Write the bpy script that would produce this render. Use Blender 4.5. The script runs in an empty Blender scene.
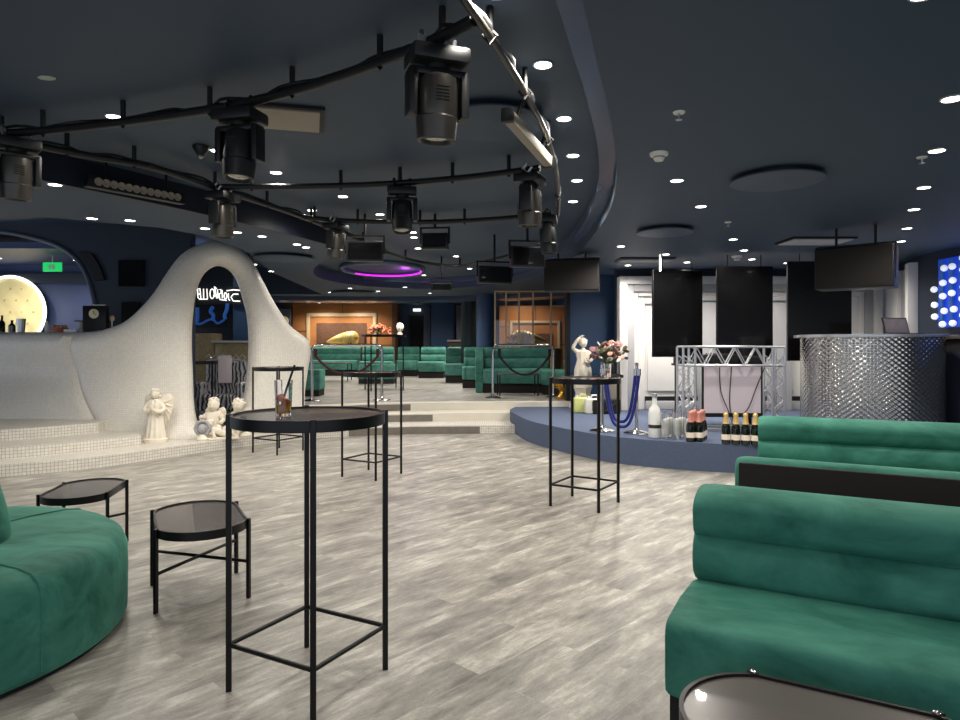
import bpy, bmesh, math, random
from mathutils import Vector, Matrix
from mathutils.geometry import tessellate_polygon
random.seed(7)
PI = math.pi
sc = bpy.context.scene
COL = sc.collection
F = 666.0; H = 1.375; HY = 346.0
def at(px, py, Y): return Vector(((px-480)*Y/F, Y, H+(HY-py)*Y/F))
def onz(px, py, z):
    Y = F*(H-z)/(py-HY)
    return Vector(((px-480)*Y/F, Y, z))
def S(r, g, b):
    f = lambda c: (c/255/12.92) if c/255 <= .04045 else ((c/255+.055)/1.055)**2.4
    return (f(r), f(g), f(b), 1)

# ---------------------------------------------------------------- materials
def newmat(name):
    m = bpy.data.materials.new(name); m.use_nodes = True
    nt = m.node_tree; b = nt.nodes['Principled BSDF']
    return m, nt, b
def N(nt, t, **kw):
    n = nt.nodes.new(t)
    for k, v in kw.items():
        if k in n.inputs: n.inputs[k].default_value = v
        else: setattr(n, k, v)
    return n
def mat(name, col, rough=.5, metal=0, var=.12, scale=6, bump=0, bscale=40, sheen=0, trans=0, ior=1.45, emit=None, es=0, alpha=1, coat=0):
    m, nt, b = newmat(name)
    b.inputs['Roughness'].default_value = rough; b.inputs['Metallic'].default_value = metal
    b.inputs['Transmission Weight'].default_value = trans; b.inputs['IOR'].default_value = ior
    b.inputs['Coat Weight'].default_value = coat
    tc = N(nt, 'ShaderNodeTexCoord')
    if var > 0:
        no = N(nt, 'ShaderNodeTexNoise', Scale=scale, Detail=4)
        nt.links.new(tc.outputs['Object'], no.inputs['Vector'])
        mx = N(nt, 'ShaderNodeMixRGB')
        mx.inputs[1].default_value = tuple(c*(1-var) for c in col[:3])+(1,)
        mx.inputs[2].default_value = tuple(min(1, c*(1+var)) for c in col[:3])+(1,)
        nt.links.new(no.outputs['Fac'], mx.inputs[0]); nt.links.new(mx.outputs[0], b.inputs['Base Color'])
    else: b.inputs['Base Color'].default_value = col
    if bump:
        n2 = N(nt, 'ShaderNodeTexNoise', Scale=bscale, Detail=3)
        nt.links.new(tc.outputs['Object'], n2.inputs['Vector'])
        bp = N(nt, 'ShaderNodeBump', Strength=bump, Distance=.01)
        nt.links.new(n2.outputs['Fac'], bp.inputs['Height']); nt.links.new(bp.outputs[0], b.inputs['Normal'])
    if sheen:
        b.inputs['Sheen Weight'].default_value = sheen; b.inputs['Sheen Roughness'].default_value = .35
        b.inputs['Sheen Tint'].default_value = tuple(min(1, c*4+.25) for c in col[:3])+(1,)
    if emit:
        b.inputs['Emission Color'].default_value = emit; b.inputs['Emission Strength'].default_value = es
    return m
M = {}
def floor_mat():
    m, nt, b = newmat('weathered_planks')
    L = nt.links.new
    tc = N(nt, 'ShaderNodeTexCoord'); mp = N(nt, 'ShaderNodeMapping'); mp.inputs['Rotation'].default_value = (0, 0, -math.radians(47))
    L(tc.outputs['Object'], mp.inputs['Vector'])
    br = N(nt, 'ShaderNodeTexBrick', Scale=1.0)
    br.inputs['Brick Width'].default_value = 1.25; br.inputs['Row Height'].default_value = .19
    br.inputs['Mortar Size'].default_value = .0015; br.inputs['Mortar Smooth'].default_value = .2
    br.inputs['Color1'].default_value = (.0, .0, .0, 1); br.inputs['Color2'].default_value = (1, 1, 1, 1)
    br.inputs['Mortar'].default_value = (.2, .2, .2, 1); br.offset = .37
    L(mp.outputs[0], br.inputs['Vector'])
    off = N(nt, 'ShaderNodeVectorMath', operation='MULTIPLY_ADD'); L(br.outputs['Color'], off.inputs[0]); off.inputs[1].default_value = (7, 3, 9); L(mp.outputs[0], off.inputs[2])
    def noise(sx, sy, sc_, det, ro=.5, dist=0):
        q = N(nt, 'ShaderNodeMapping'); q.inputs['Scale'].default_value = (sx, sy, 1); L(off.outputs[0], q.inputs['Vector'])
        n = N(nt, 'ShaderNodeTexNoise', Scale=sc_, Detail=det, Roughness=ro, Distortion=dist); L(q.outputs[0], n.inputs['Vector']); return n.outputs['Fac']
    a = noise(.7, 1.9, 3.2, 8, .66, .4); c = noise(.5, 3.2, 8, 7, .72); d = noise(1, 1, 90, 3)
    def mad(x, k, y):
        t = N(nt, 'ShaderNodeMath', operation='MULTIPLY_ADD'); L(x, t.inputs[0]); t.inputs[1].default_value = k
        if isinstance(y, (int, float)): t.inputs[2].default_value = y
        else: L(y, t.inputs[2])
        return t.outputs[0]
    v = mad(a, 1.05, mad(c, .55, mad(d, .16, mad(br.outputs['Color'], .05, -.40))))
    cr = N(nt, 'ShaderNodeValToRGB'); L(v, cr.inputs[0]); e = cr.color_ramp.elements
    e[0].position = .30; e[0].color = S(104, 101, 96); e[1].position = .74; e[1].color = S(200, 197, 188)
    x = e.new(.45); x.color = S(134, 131, 124); x = e.new(.56); x.color = S(154, 150, 141); x = e.new(.64); x.color = S(176, 173, 164)
    L(cr.outputs[0], b.inputs['Base Color'])
    b.inputs['Roughness'].default_value = .42
    bp = N(nt, 'ShaderNodeBump', Strength=.12, Distance=.004); L(v, bp.inputs['Height']); L(bp.outputs[0], b.inputs['Normal'])
    return m
def mosaic_mat(name, c1, c2, grout, size, rough=.3, bump=.35):
    m, nt, b = newmat(name); L = nt.links.new
    uv = N(nt, 'ShaderNodeTexCoord')
    br = N(nt, 'ShaderNodeTexBrick', Scale=1.0); br.offset = 0; br.squash = 1
    br.inputs['Brick Width'].default_value = size; br.inputs['Row Height'].default_value = size
    br.inputs['Mortar Size'].default_value = size*.09; br.inputs['Mortar Smooth'].default_value = .5
    br.inputs['Color1'].default_value = c1; br.inputs['Color2'].default_value = c2; br.inputs['Mortar'].default_value = grout
    L(uv.outputs['UV'], br.inputs['Vector'])
    no = N(nt, 'ShaderNodeTexNoise', Scale=1.4, Detail=3); L(uv.outputs['UV'], no.inputs['Vector'])
    mx = N(nt, 'ShaderNodeMixRGB', blend_type='MULTIPLY'); mx.inputs[0].default_value = .22
    L(br.outputs['Color'], mx.inputs[1]); L(no.outputs['Color'], mx.inputs[2])
    hs = N(nt, 'ShaderNodeMixRGB', blend_type='MIX'); hs.inputs[0].default_value = .9
    bw = N(nt, 'ShaderNodeRGBToBW'); L(no.outputs['Color'], bw.inputs[0]); L(bw.outputs[0], hs.inputs[1]); L(bw.outputs[0], hs.inputs[2]); L(hs.outputs[0], mx.inputs[2])
    L(mx.outputs[0], b.inputs['Base Color']); b.inputs['Roughness'].default_value = rough
    bp = N(nt, 'ShaderNodeBump', Strength=bump, Distance=.004); L(br.outputs['Fac'], bp.inputs['Height']); bp.invert = True; L(bp.outputs[0], b.inputs['Normal'])
    return m
def velvet(name, dark, light):
    m, nt, b = newmat(name); L = nt.links.new
    tc = N(nt, 'ShaderNodeTexCoord')
    mp = N(nt, 'ShaderNodeMapping'); mp.inputs['Scale'].default_value = (1.2, 2.2, 2.2); L(tc.outputs['Object'], mp.inputs['Vector'])
    no = N(nt, 'ShaderNodeTexNoise', Scale=2.4, Detail=6, Roughness=.6, Distortion=.45); L(mp.outputs[0], no.inputs['Vector'])
    cr = N(nt, 'ShaderNodeValToRGB'); L(no.outputs['Fac'], cr.inputs[0]); e = cr.color_ramp.elements
    e[0].position = .33; e[0].color = dark; e[1].position = .68; e[1].color = light
    L(cr.outputs[0], b.inputs['Base Color']); b.inputs['Roughness'].default_value = .7
    b.inputs['Specular IOR Level'].default_value = .2
    b.inputs['Sheen Weight'].default_value = .35; b.inputs['Sheen Roughness'].default_value = .4; b.inputs['Sheen Tint'].default_value = S(130, 220, 190)
    n2 = N(nt, 'ShaderNodeTexNoise', Scale=5, Detail=4, Distortion=.8); L(tc.outputs['Object'], n2.inputs['Vector'])
    bp = N(nt, 'ShaderNodeBump', Strength=.35, Distance=.02); L(n2.outputs['Fac'], bp.inputs['Height']); L(bp.outputs[0], b.inputs['Normal'])
    return m
M['floor'] = floor_mat()
M['mosaic'] = mosaic_mat('white_mosaic', S(246, 242, 232), S(236, 231, 219), S(222, 217, 205), .026, .3, .12)
M['mosaic_step'] = mosaic_mat('step_mosaic', S(240, 236, 225), S(226, 220, 208), S(176, 170, 160), .036, .35, .4)
M['tread'] = mat('pale_tread', S(222, 217, 203), .45, var=.06)
M['riser'] = mat('grey_riser', S(118, 112, 104), .5, var=.3, scale=9)
M['ceiling'] = mat('navy_ceiling', S(54, 70, 88), .62, var=.05)
M['fascia'] = mat('navy_fascia', S(76, 90, 116), .22, var=.05)
M['navy'] = mat('navy_wall', S(46, 72, 106), .4, var=.08)
M['navy_dark'] = mat('dark_navy_wall', S(38, 48, 64), .5, var=.1)
M['indigo'] = mat('indigo_wall', S(60, 74, 114), .5, var=.06)
M['carpet'] = mat('blue_carpet', S(78, 90, 114), .95, var=.25, scale=60, bump=.4, bscale=220)
M['carpet_dark'] = mat('dark_blue_carpet', S(46, 56, 80), .95, var=.2, scale=50)
M['green'] = velvet('green_velvet', S(28, 86, 73), S(70, 134, 116))
M['green2'] = velvet('pale_green_velvet', S(44, 98, 86), S(86, 140, 127))
M['black_fab'] = mat('black_fabric', S(30, 27, 26), .9, var=.2, scale=30)
M['black'] = mat('black_metal', S(16, 15, 15), .38, .3, var=.15, scale=20)
M['table_top'] = mat('smoked_glass_top', S(92, 85, 82), .26, var=.05, coat=.6)
M['fixture'] = mat('fixture_black', S(22, 23, 24), .42, .1, var=.2, scale=12)
M['fixture_grey'] = mat('fixture_grey', S(68, 65, 60), .32, .5, var=.15, scale=12)
M['lens'] = mat('lens_glass', S(150, 150, 145), .08, .6, var=0)
M['white'] = mat('white_paint', S(228, 226, 222), .5, var=.04)
M['plaster'] = mat('plaster_figure', S(230, 222, 205), .55, var=.12, scale=14, bump=.3, bscale=30)
M['ironwhite'] = mat('grey_pilaster', S(170, 170, 172), .5, var=.05)
M['chrome'] = mat('polished_steel', S(205, 205, 205), .16, 1, var=.03)
M['alu'] = mat('aluminium', S(200, 202, 206), .32, .85, var=.05)
M['silver'] = mat('embossed_silver', S(205, 202, 196), .15, 1, var=.04)
M['screen'] = mat('black_screen', S(10, 10, 11), .16, 0, var=.1, coat=.3)
M['orange'] = mat('orange_wood', S(190, 128, 76), .4, var=.22, scale=3)
M['cream'] = mat('cream_moulding', S(214, 190, 150), .45, var=.06)
M['brown'] = mat('brown_recess', S(104, 72, 52), .6, var=.4, scale=12)
M['gold'] = mat('gold_shell', S(214, 186, 110), .42, .25, var=.2, scale=10)
M['goldm'] = mat('gold_metal', S(222, 170, 70), .25, .9, var=.1)
M['glass'] = mat('clear_glass', (1, 1, 1, 1), .02, trans=1, var=0)
M['frost'] = mat('frosted_glass', S(240, 242, 238), .3, trans=.12, var=.04)
M['bottle'] = mat('bottle_glass', S(14, 22, 14), .08, var=0, coat=.6)
M['foil_pink'] = mat('pink_foil', S(214, 148, 134), .35, .3, var=.1)
M['foil_gold'] = mat('gold_foil', S(222, 190, 120), .35, .35, var=.1)
M['paper'] = mat('paper_label', S(232, 220, 205), .6, var=.05)
M['pink'] = mat('pale_pink_panel', S(216, 204, 210), .5, var=.03)
M['blue_rope'] = mat('blue_velvet_rope', S(24, 34, 110), .7, var=.2, sheen=.4)
M['red_rope'] = mat('dark_red_rope', S(70, 22, 30), .7, var=.2)
M['black_rope'] = mat('black_rope_velvet', S(22, 20, 24), .7, var=.2)
M['vent'] = mat('beige_vent', S(150, 140, 125), .6, var=.05)
M['plate'] = mat('navy_plate', S(72, 82, 98), .5, var=.04)
M['dark'] = mat('dark_slot', S(10, 12, 18), .6, var=.1)
M['offwhite'] = mat('offwhite_plastic', S(226, 222, 212), .45, var=.03)
M['drink'] = mat('amber_drink', S(206, 150, 50), .1, trans=.5, var=.1)
M['orange_fruit'] = mat('orange_slice', S(176, 86, 26), .5, var=.3, scale=60)
M['yellow_can'] = mat('yellow_plastic', S(226, 232, 150), .4, trans=.2, var=.05)
M['leaf'] = mat('leaf_green', S(88, 96, 62), .7, var=.3)
M['petal_pink'] = mat('petal_pink', S(214, 158, 140), .8, var=.3, scale=30)
M['petal_mauve'] = mat('petal_mauve', S(150, 110, 112), .8, var=.3, scale=30)
M['petal_white'] = mat('petal_white', S(226, 218, 206), .8, var=.1)
M['petal_coral'] = mat('petal_coral', S(238, 132, 92), .8, var=.3, scale=30)
M['lamp'] = mat('lamp_lens', (1, 1, 1, 1), .5, var=0, emit=(1, .93, .82, 1), es=14)
M['cream_glow'] = mat('tufted_cream', S(240, 226, 170), .6, var=.04, emit=S(255, 232, 160), es=.12)
M['ring_glow'] = mat('ring_light', (1, 1, 1, 1), .5, var=0, emit=(1, .97, .85, 1), es=1.6)
M['exit'] = mat('exit_green', S(20, 160, 80), .5, var=0, emit=S(30, 200, 100), es=.8)
M['neon_white'] = mat('neon_white', (1, 1, 1, 1), .5, var=0, emit=(1, .97, .92, 1), es=1.1)
M['neon_blue'] = mat('neon_blue', S(30, 70, 140), .5, var=0, emit=S(40, 90, 170), es=.3)
M['bulb'] = mat('globe_bulb', (1, 1, 1, 1), .5, var=0, emit=(.82, .9, 1, 1), es=.5)
M['blue_glow'] = mat('blue_strip', S(20, 60, 200), .4, var=0, emit=S(20, 70, 220), es=.35)
M['purple'] = mat('purple_cove', S(160, 40, 170), .5, var=0, emit=S(210, 30, 225), es=1.5)
M['clockface'] = mat('clock_face', S(226, 216, 180), .5, var=.05)
M['sequin'] = mat('sequin_gold', S(150, 138, 104), .45, .4, var=.7, scale=45, bump=1, bscale=60)

# ---------------------------------------------------------------- mesh builder
class MB:
    def __init__(s): s.v = []; s.f = []; s.uv = {}
    def add(s, vs, fs, uvs=None):
        o = len(s.v); s.v += [tuple(v) for v in vs]
        for i, f in enumerate(fs):
            if uvs: s.uv[len(s.f)] = uvs[i]
            s.f.append(tuple(o+k for k in f))
        return s
    def box(s, c, d, rz=0, rx=0, ry=0):
        R = Matrix.Rotation(rz, 3, 'Z') @ Matrix.Rotation(ry, 3, 'Y') @ Matrix.Rotation(rx, 3, 'X'); c = Vector(c)
        vs = [c+R @ Vector((x*d[0]/2, y*d[1]/2, z*d[2]/2)) for x in (-1, 1) for y in (-1, 1) for z in (-1, 1)]
        return s.add(vs, [(0, 1, 3, 2), (4, 6, 7, 5), (0, 4, 5, 1), (2, 3, 7, 6), (0, 2, 6, 4), (1, 5, 7, 3)])
    def bx(s, x0, x1, y0, y1, z0, z1): return s.box(((x0+x1)/2, (y0+y1)/2, (z0+z1)/2), (x1-x0, y1-y0, z1-z0))
    def tube(s, pts, r, n=8, closed=False, caps=True):
        pts = [Vector(p) for p in pts]; m = len(pts)
        rs = r if isinstance(r, (list, tuple)) else [r]*m
        vs = []; up = None
        for i, p in enumerate(pts):
            if closed: t = pts[(i+1) % m]-pts[i-1]
            else: t = pts[min(i+1, m-1)]-pts[max(i-1, 0)]
            t.normalize()
            if up is None:
                up = Vector((0, 0, 1)) if abs(t.z) < .9 else Vector((1, 0, 0))
            a = t.cross(up)
            if a.length < 1e-4: a = t.cross(Vector((0, 1, .3)))
            a.normalize(); b = a.cross(t).normalized(); up = b
            vs += [p+rs[i]*(a*math.cos(2*PI*k/n)+b*math.sin(2*PI*k/n)) for k in range(n)]
        fs = []
        for i in range(m if closed else m-1):
            j = (i+1) % m
            fs += [(i*n+k, i*n+(k+1) % n, j*n+(k+1) % n, j*n+k) for k in range(n)]
        if caps and not closed: fs += [tuple(range(n))[::-1], tuple((m-1)*n+k for k in range(n))]
        return s.add(vs, fs)
    def cyl(s, p0, p1, r, r1=None, n=12): return s.tube([p0, p1], [r, r if r1 is None else r1], n)
    def lathe(s, prof, n=24, c=(0, 0, 0), sx=1, sy=1, fold=0, nf=9, R=None, ring=False):
        c = Vector(c); vs = []
        for (r, z) in prof:
            for k in range(n):
                a = 2*PI*k/n; q = r*(1+fold*math.cos(nf*a))
                p = Vector((q*math.cos(a)*sx, q*math.sin(a)*sy, z))
                vs.append(c+(R @ p if R else p))
        fs = []; m = len(prof)
        for i in range(m-1):
            fs += [(i*n+k, i*n+(k+1) % n, (i+1)*n+(k+1) % n, (i+1)*n+k) for k in range(n)]
        if ring:
            fs += [((m-1)*n+k, (m-1)*n+(k+1) % n, (k+1) % n, k) for k in range(n)]
            return s.add(vs, fs)
        if prof[0][0] > 1e-5: fs.append(tuple(range(n))[::-1])
        if prof[-1][0] > 1e-5: fs.append(tuple((m-1)*n+k for k in range(n)))
        return s.add(vs, fs)
    def sph(s, c, r, sx=1, sy=1, sz=1, n=12, m=8, R=None):
        prof = [(max(1e-6, r*math.sin(PI*i/m)), -r*math.cos(PI*i/m)*sz) for i in range(m+1)]
        return s.lathe(prof, n, c, sx, sy, R=R)
    def prism(s, loops, z0, z1):
        if not isinstance(loops[0][0], (list, tuple, Vector)): loops = [loops]
        L = [[Vector((p[0], p[1], 0)) for p in l] for l in loops]
        flat = [p for l in L for p in l]; n = len(flat)
        vs = [(p.x, p.y, z0) for p in flat]+[(p.x, p.y, z1) for p in flat]
        fs = []; uvs = []
        for t in tessellate_polygon(L):
            a, b, c = [flat[i] for i in t]
            if (b-a).cross(c-a).z < 0: t = t[::-1]
            fs.append(tuple(n+i for i in t)); uvs.append([(flat[i].x, flat[i].y) for i in t])
            fs.append(tuple(t)[::-1]); uvs.append([(flat[i].x, flat[i].y) for i in t[::-1]])
        o = 0
        for li, l in enumerate(L):
            m = len(l); area = sum(l[i].x*l[(i+1) % m].y-l[(i+1) % m].x*l[i].y for i in range(m)); u = 0
            for i in range(m):
                j = (i+1) % m; d = (l[j]-l[i]).length
                q = (o+i, o+j, n+o+j, n+o+i); w = [(u, z0), (u+d, z0), (u+d, z1), (u, z1)]
                if (area > 0) != (li == 0): q = q[::-1]; w = w[::-1]
                fs.append(q); uvs.append(w); u += d
            o += m
        return s.add(vs, fs, uvs)
    def sweep(s, prof, xs, sc_=None):
        """profile (y,z) swept along x; sc_[i] shrinks towards the profile's centre"""
        cy = sum(p[0] for p in prof)/len(prof); cz = sum(p[1] for p in prof)/len(prof); n = len(prof); vs = []
        for i, x in enumerate(xs):
            k = sc_[i] if sc_ else 1
            vs += [(x, cy+(p[0]-cy)*k, cz+(p[1]-cz)*k) for p in prof]
        fs = []
        for i in range(len(xs)-1): fs += [(i*n+k, i*n+(k+1) % n, (i+1)*n+(k+1) % n, (i+1)*n+k) for k in range(n)]
        fs += [tuple(range(n))[::-1], tuple((len(xs)-1)*n+k for k in range(n))]
        return s.add(vs, fs)
    def build(s, name, m, parent=None, bevel=0, seg=2, smooth=True, ang=35, loc=None, rz=0, sub=0):
        me = bpy.data.meshes.new(name); me.from_pydata(s.v, [], s.f)
        if s.uv:
            uvl = me.uv_layers.new(name='UVMap')
            for p in me.polygons:
                u = s.uv.get(p.index)
                if u:
                    for k, li in enumerate(p.loop_indices): uvl.data[li].uv = u[k]
        bm = bmesh.new(); bm.from_mesh(me)
        if not s.uv: bmesh.ops.recalc_face_normals(bm, faces=bm.faces)
        if bevel:
            es = [e for e in bm.edges if len(e.link_faces) == 2 and e.calc_face_angle(0) > .6]
            bmesh.ops.bevel(bm, geom=es, offset=bevel, segments=seg, profile=.6, affect='EDGES', clamp_overlap=True)
        bm.to_mesh(me); bm.free()
        if smooth:
            me.shade_smooth(); me.set_sharp_from_angle(angle=math.radians(ang))
        me.materials.append(m)
        o = bpy.data.objects.new(name, me); COL.objects.link(o)
        if parent: o.parent = parent
        if loc is not None: o.location = loc
        if rz: o.rotation_euler.z = rz
        if sub:
            md = o.modifiers.new('sub', 'SUBSURF'); md.levels = sub; md.render_levels = sub
        return o
def tag(o, label, cat, group=None, kind=None):
    o['label'] = label; o['category'] = cat
    if group: o['group'] = group
    if kind: o['kind'] = kind
    return o
def thing(name, label, cat, loc=(0, 0, 0), rz=0, group=None):
    o = bpy.data.objects.new(name, None); COL.objects.link(o); o.empty_display_size = .1
    o.location = loc; o.rotation_euler.z = rz
    return tag(o, label, cat, group)
def struct(name, mb, m, **k):
    o = mb.build(name, m, **k); o['kind'] = 'structure'; return o
def dup(root, loc, rz=None, label=None, group=None, scale=None):
    def cp(o, parent=None):
        c = o.copy(); COL.objects.link(c)
        if parent: c.parent = parent
        for ch in list(o.children): cp(ch, c)
        return c
    r = cp(root); r.location = loc
    if rz is not None: r.rotation_euler.z = rz
    if label: r['label'] = label
    if group: r['group'] = group
    if scale: r.scale = scale
    return r
def smooth_line(P, n=6, closed=False):
    P = [Vector(p) for p in P]; out = []; m = len(P)
    for i in range(m if closed else m-1):
        if closed: a, b, c, d = P[i-1], P[i], P[(i+1) % m], P[(i+2) % m]
        else: a, b, c, d = P[max(i-1, 0)], P[i], P[i+1], P[min(i+2, m-1)]
        for k in range(n):
            t = k/n
            out.append(.5*((2*b)+(c-a)*t+(2*a-5*b+4*c-d)*t*t+(3*b-a-3*c+d)*t**3))
    if not closed: out.append(P[-1])
    return out
ORD = ['nearest', 'second nearest', 'third nearest', 'fourth nearest', 'fifth nearest', 'sixth nearest', 'seventh nearest', 'eighth nearest', 'ninth nearest', 'tenth nearest', 'eleventh nearest', 'twelfth nearest']
# ================================================================ SETTING
struct('floor', MB().prism([(-9, -2), (6.4, -2), (6.4, 11), (1.2, 11), (-3.2, 11), (-9, 9.4)], -.1, 0), M['floor'], smooth=False)
struct('floor_bar', MB().prism([(-13, 9.6), (-4.6, 9.6), (-3.4, 10.6), (-3.4, 30), (-13, 30)], -.08, .02), M['carpet_dark'], smooth=False)
s1 = smooth_line([(-8.5, 5.1), (-6.5, 6.15), (-5.02, 6.97), (-4.3, 7.52), (-3.75, 8.33), (-3.27, 9.0), (-2.7, 9.65), (-2.12, 10.05), (-1.24, 10.35), (-.3, 10.45), (.55, 10.47), (1.2, 10.5)], 5)
struct('floor_step_1', MB().prism([tuple(p) for p in s1]+[(1.2, 11.6), (-2.7, 11.6), (-4.4, 9.9), (-8.5, 9.9)], .0, .13), M['mosaic_step'], smooth=False)
s2l = smooth_line([(-8.4, 5.9), (-6.6, 6.6), (-5.26, 7.3), (-4.68, 7.8), (-4.25, 8.35)], 4)
struct('floor_step_2', MB().prism([tuple(p) for p in s2l]+[(-4.35, 8.5), (-4.55, 8.9), (-5.0, 9.9), (-8.4, 9.9)], .12, .26), M['mosaic_step'], smooth=False)
s3l = smooth_line([(-8.4, 6.7), (-6.9, 7.1), (-5.62, 7.8), (-4.9, 8.55)], 4)
struct('floor_step_3', MB().prism([tuple(p) for p in s3l]+[(-4.97, 8.8), (-5.2, 9.9), (-8.4, 9.9)], .25, .39), M['mosaic_step'], smooth=False)
a2 = smooth_line([(-2.75, 10.5), (-2.1, 10.75), (-1.2, 10.95), (0, 11.08), (1.2, 11.12)], 5)
struct('floor_step_4', MB().prism([tuple(p) for p in a2]+[(1.2, 12), (-2.75, 12)], .12, .26), M['tread'], smooth=False)
a3 = smooth_line([(-3.0, 10.75), (-2.1, 11.25), (-1.2, 11.5), (0, 11.62), (1.3, 11.68)], 5)
a3 = [tuple(p) for p in a3]
struct('floor_upper', MB().prism(a3+[(2.6, 11.68), (2.6, 30), (-9, 30), (-9, 16), (-3.4, 13.6), (-3.4, 10.75)], .1, .389), M['tread'], smooth=False)
a4 = [(p[0], p[1]+.3) for p in a3]
struct('floor_upper_planks', MB().prism(a4+[(2.6, 11.98), (2.6, 30), (-9, 30), (-9, 16), (-3.4, 13.6), (-3.4, 11.05)], .3, .393), M['floor'], smooth=False)
# grey plank risers set into the middle of the steps
def riser(name, line, x0, x1, z0, z1):
    P = [p for p in [Vector((q[0], q[1])) for q in line] if x0 <= p.x <= x1]
    mb = MB(); mb.prism([(p.x, p.y-.008) for p in P]+[(p.x, p.y+.004) for p in reversed(P)], z0, z1)
    struct(name, mb, M['riser'], smooth=False)
def dens(l): return smooth_line([(p[0], p[1]) for p in l], 6)
riser('trim_4', dens(s1), -2.0, 0.0, .002, .112)
riser('trim_5', dens(a2), -2.1, -.78, .132, .24)
riser('trim_6', dens(a3), -2.3, -1.2, .262, .37)
# blue stage
stg = smooth_line([(.62, 11.66), (.5, 11.1), (.55, 10.45), (.71, 9.5), (1.04, 8.7), (1.436, 8.0), (1.83, 7.62), (2.41, 7.32), (3.0, 7.15), (4.2, 6.95), (6.3, 6.8), (7.0, 6.75)], 6)
struct('floor_stage', MB().prism([tuple(p) for p in stg]+[(7.0, 12.2), (.62, 12.2)], 0, .31), M['carpet'], bevel=.012, smooth=False)

# walls
struct('wall_blue', MB().bx(1.62, 2.5, 12.0, 12.2, 0, 3), M['navy'])
struct('trim_7', MB().bx(1.55, 1.62, 11.95, 12.2, .39, 3), M['dark'])
struct('wall_right', MB().bx(6.2, 6.3, -2, 9.42, 0, 3.0), M['navy_dark'])
struct('wall_stage', MB().bx(2.3, 7.0, 11.25, 11.4, 0, 3.0), M['navy_dark'])
# white portal of nested frames
Xl, Xr = 2.31, 6.66
def portal(k, y0, y1, w, zt):
    x0 = Xl+k; x1 = Xr-k; mb = MB()
    mb.bx(x0, x0+w, y0, y1, .31, zt); mb.bx(x1-w, x1, y0, y1, .31, zt); mb.bx(x0+w, x1-w, y0, y1, zt-w, zt); return mb
struct('trim_8', portal(0, 11.0, 11.25, .13, 2.53), M['white'], bevel=.01)
struct('trim_9', portal(.13, 11.05, 11.25, .12, 2.40), M['ironwhite'], bevel=.01)
struct('trim_10', portal(.25, 11.1, 11.25, .08, 2.28), M['white'], bevel=.02)
struct('trim_11', portal(.33, 11.14, 11.25, .12, 2.2), M['white'], bevel=.02)
mb = MB(); mb.bx(Xl+.45, Xr-.45, 11.2, 11.26, .31, 2.1); struct('wall_white', mb, M['white'])
mb = MB()
for i, (a, b) in enumerate([(700, 719), (770, 792)]):
    xa = (a-480)*11/F; xb = (b-480)*11/F
    mb = MB().bx(xa, xb, 11.0, 11.2, .31, 2.12); mb.bx(xa-.04, xb+.04, 10.95, 11.2, 2.12, 2.2)
    struct('trim_%d' % (12+i), mb, M['ironwhite'], bevel=.01)
mb = MB()
for i in range(4):
    a = Xl+.5+i*.86; mb.bx(a, a+.74, 11.16, 11.2, .62, 1.95)
struct('trim_14', mb, M['white'], bevel=.012)
struct('baseboard_stage', MB().bx(Xl+.45, Xr-.45, 11.1, 11.22, .31, .46), M['ironwhite'], bevel=.02)
struct('trim_15', MB().bx(Xl+.45, Xr-.45, 11.12, 11.2, .46, .53), M['dark'])
# side reveal of the portal along the right wall
dg0, dg1 = Vector((6.2, 9.42, 0)), Vector((6.78, 11.05, 0)); dd_ = (dg1-dg0).normalized(); dn_ = Vector((-dd_.y, dd_.x, 0)); rzz = math.atan2(dd_.y, dd_.x)
c_ = (dg0+dg1)/2-dn_*.05; struct('wall_reveal', MB().box((c_.x, c_.y, 1.5), ((dg1-dg0).length, .1, 3.0), rz=rzz), M['navy_dark'])
for i, (s0, s1, th, z) in enumerate([(0.0, .17, .13, 2.56), (.22, .62, .07, 2.50), (.68, 1.12, .11, 2.52), (1.17, 1.62, .07, 2.54)]):
    c_ = dg0+dd_*(s0+s1)/2+dn_*th/2; struct('trim_%d' % (16+i), MB().box((c_.x, c_.y, (.31+z)/2), (s1-s0, th, z-.31), rz=rzz), M['white' if i != 1 else 'ironwhite'], bevel=.012)

# ceilings
hole = smooth_line([(-.6, -1.5), (.05, .6), (.3, 2.1), (.5, 2.9), (.72, 3.7), (.99, 4.82), (1.2, 6.1), (1.31, 7.6), (1.33, 9.3), (1.22, 10.9), (.95, 12.3), (.2, 14.0), (-1.2, 14.9), (-2.5, 14.1), (-3.0, 12.6), (-2.75, 11.0), (-2.15, 9.6), (-1.93, 8.4), (-2.6, 6.65), (-3.47, 5.0), (-4.7, 3.0), (-5.6, 1.0), (-6.2, -1.5)], 5, True)
hole = [tuple(p) for p in hole]
holeB = [(-12.9, 3.3), (-6.5, 5.35), (-4.6, 6.38), (-3.45, 7.19), (-3.2, 7.7), (-3.15, 9.0), (-3.6, 11.5), (-3.9, 16.4), (-12.9, 16.4)]
far_edge = [(2.6, 14.8), (1.4, 16.0), (-.5, 16.9), (-2.6, 17.2), (-5, 17.0), (-7.5, 16.5), (-13, 16.5)]
struct('ceiling', MB().prism([[(-13, -2), (7.1, -2), (7.1, 12.2), (2.6, 12.2)]+far_edge, hole, holeB], 2.65, 2.88), M['ceiling'], ang=30)
struct('ceiling_upper', MB().prism([[(-13.2, -2), (7.1, -2), (7.1, 12.2), (7.1, 31), (-13.2, 31)], holeB], 2.88, 3.3), M['ceiling'], smooth=False)
struct('ceiling_bar', MB().bx(-13.2, -2.8, 3, 16.6, 3.3, 3.4), M['ceiling'])
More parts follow.
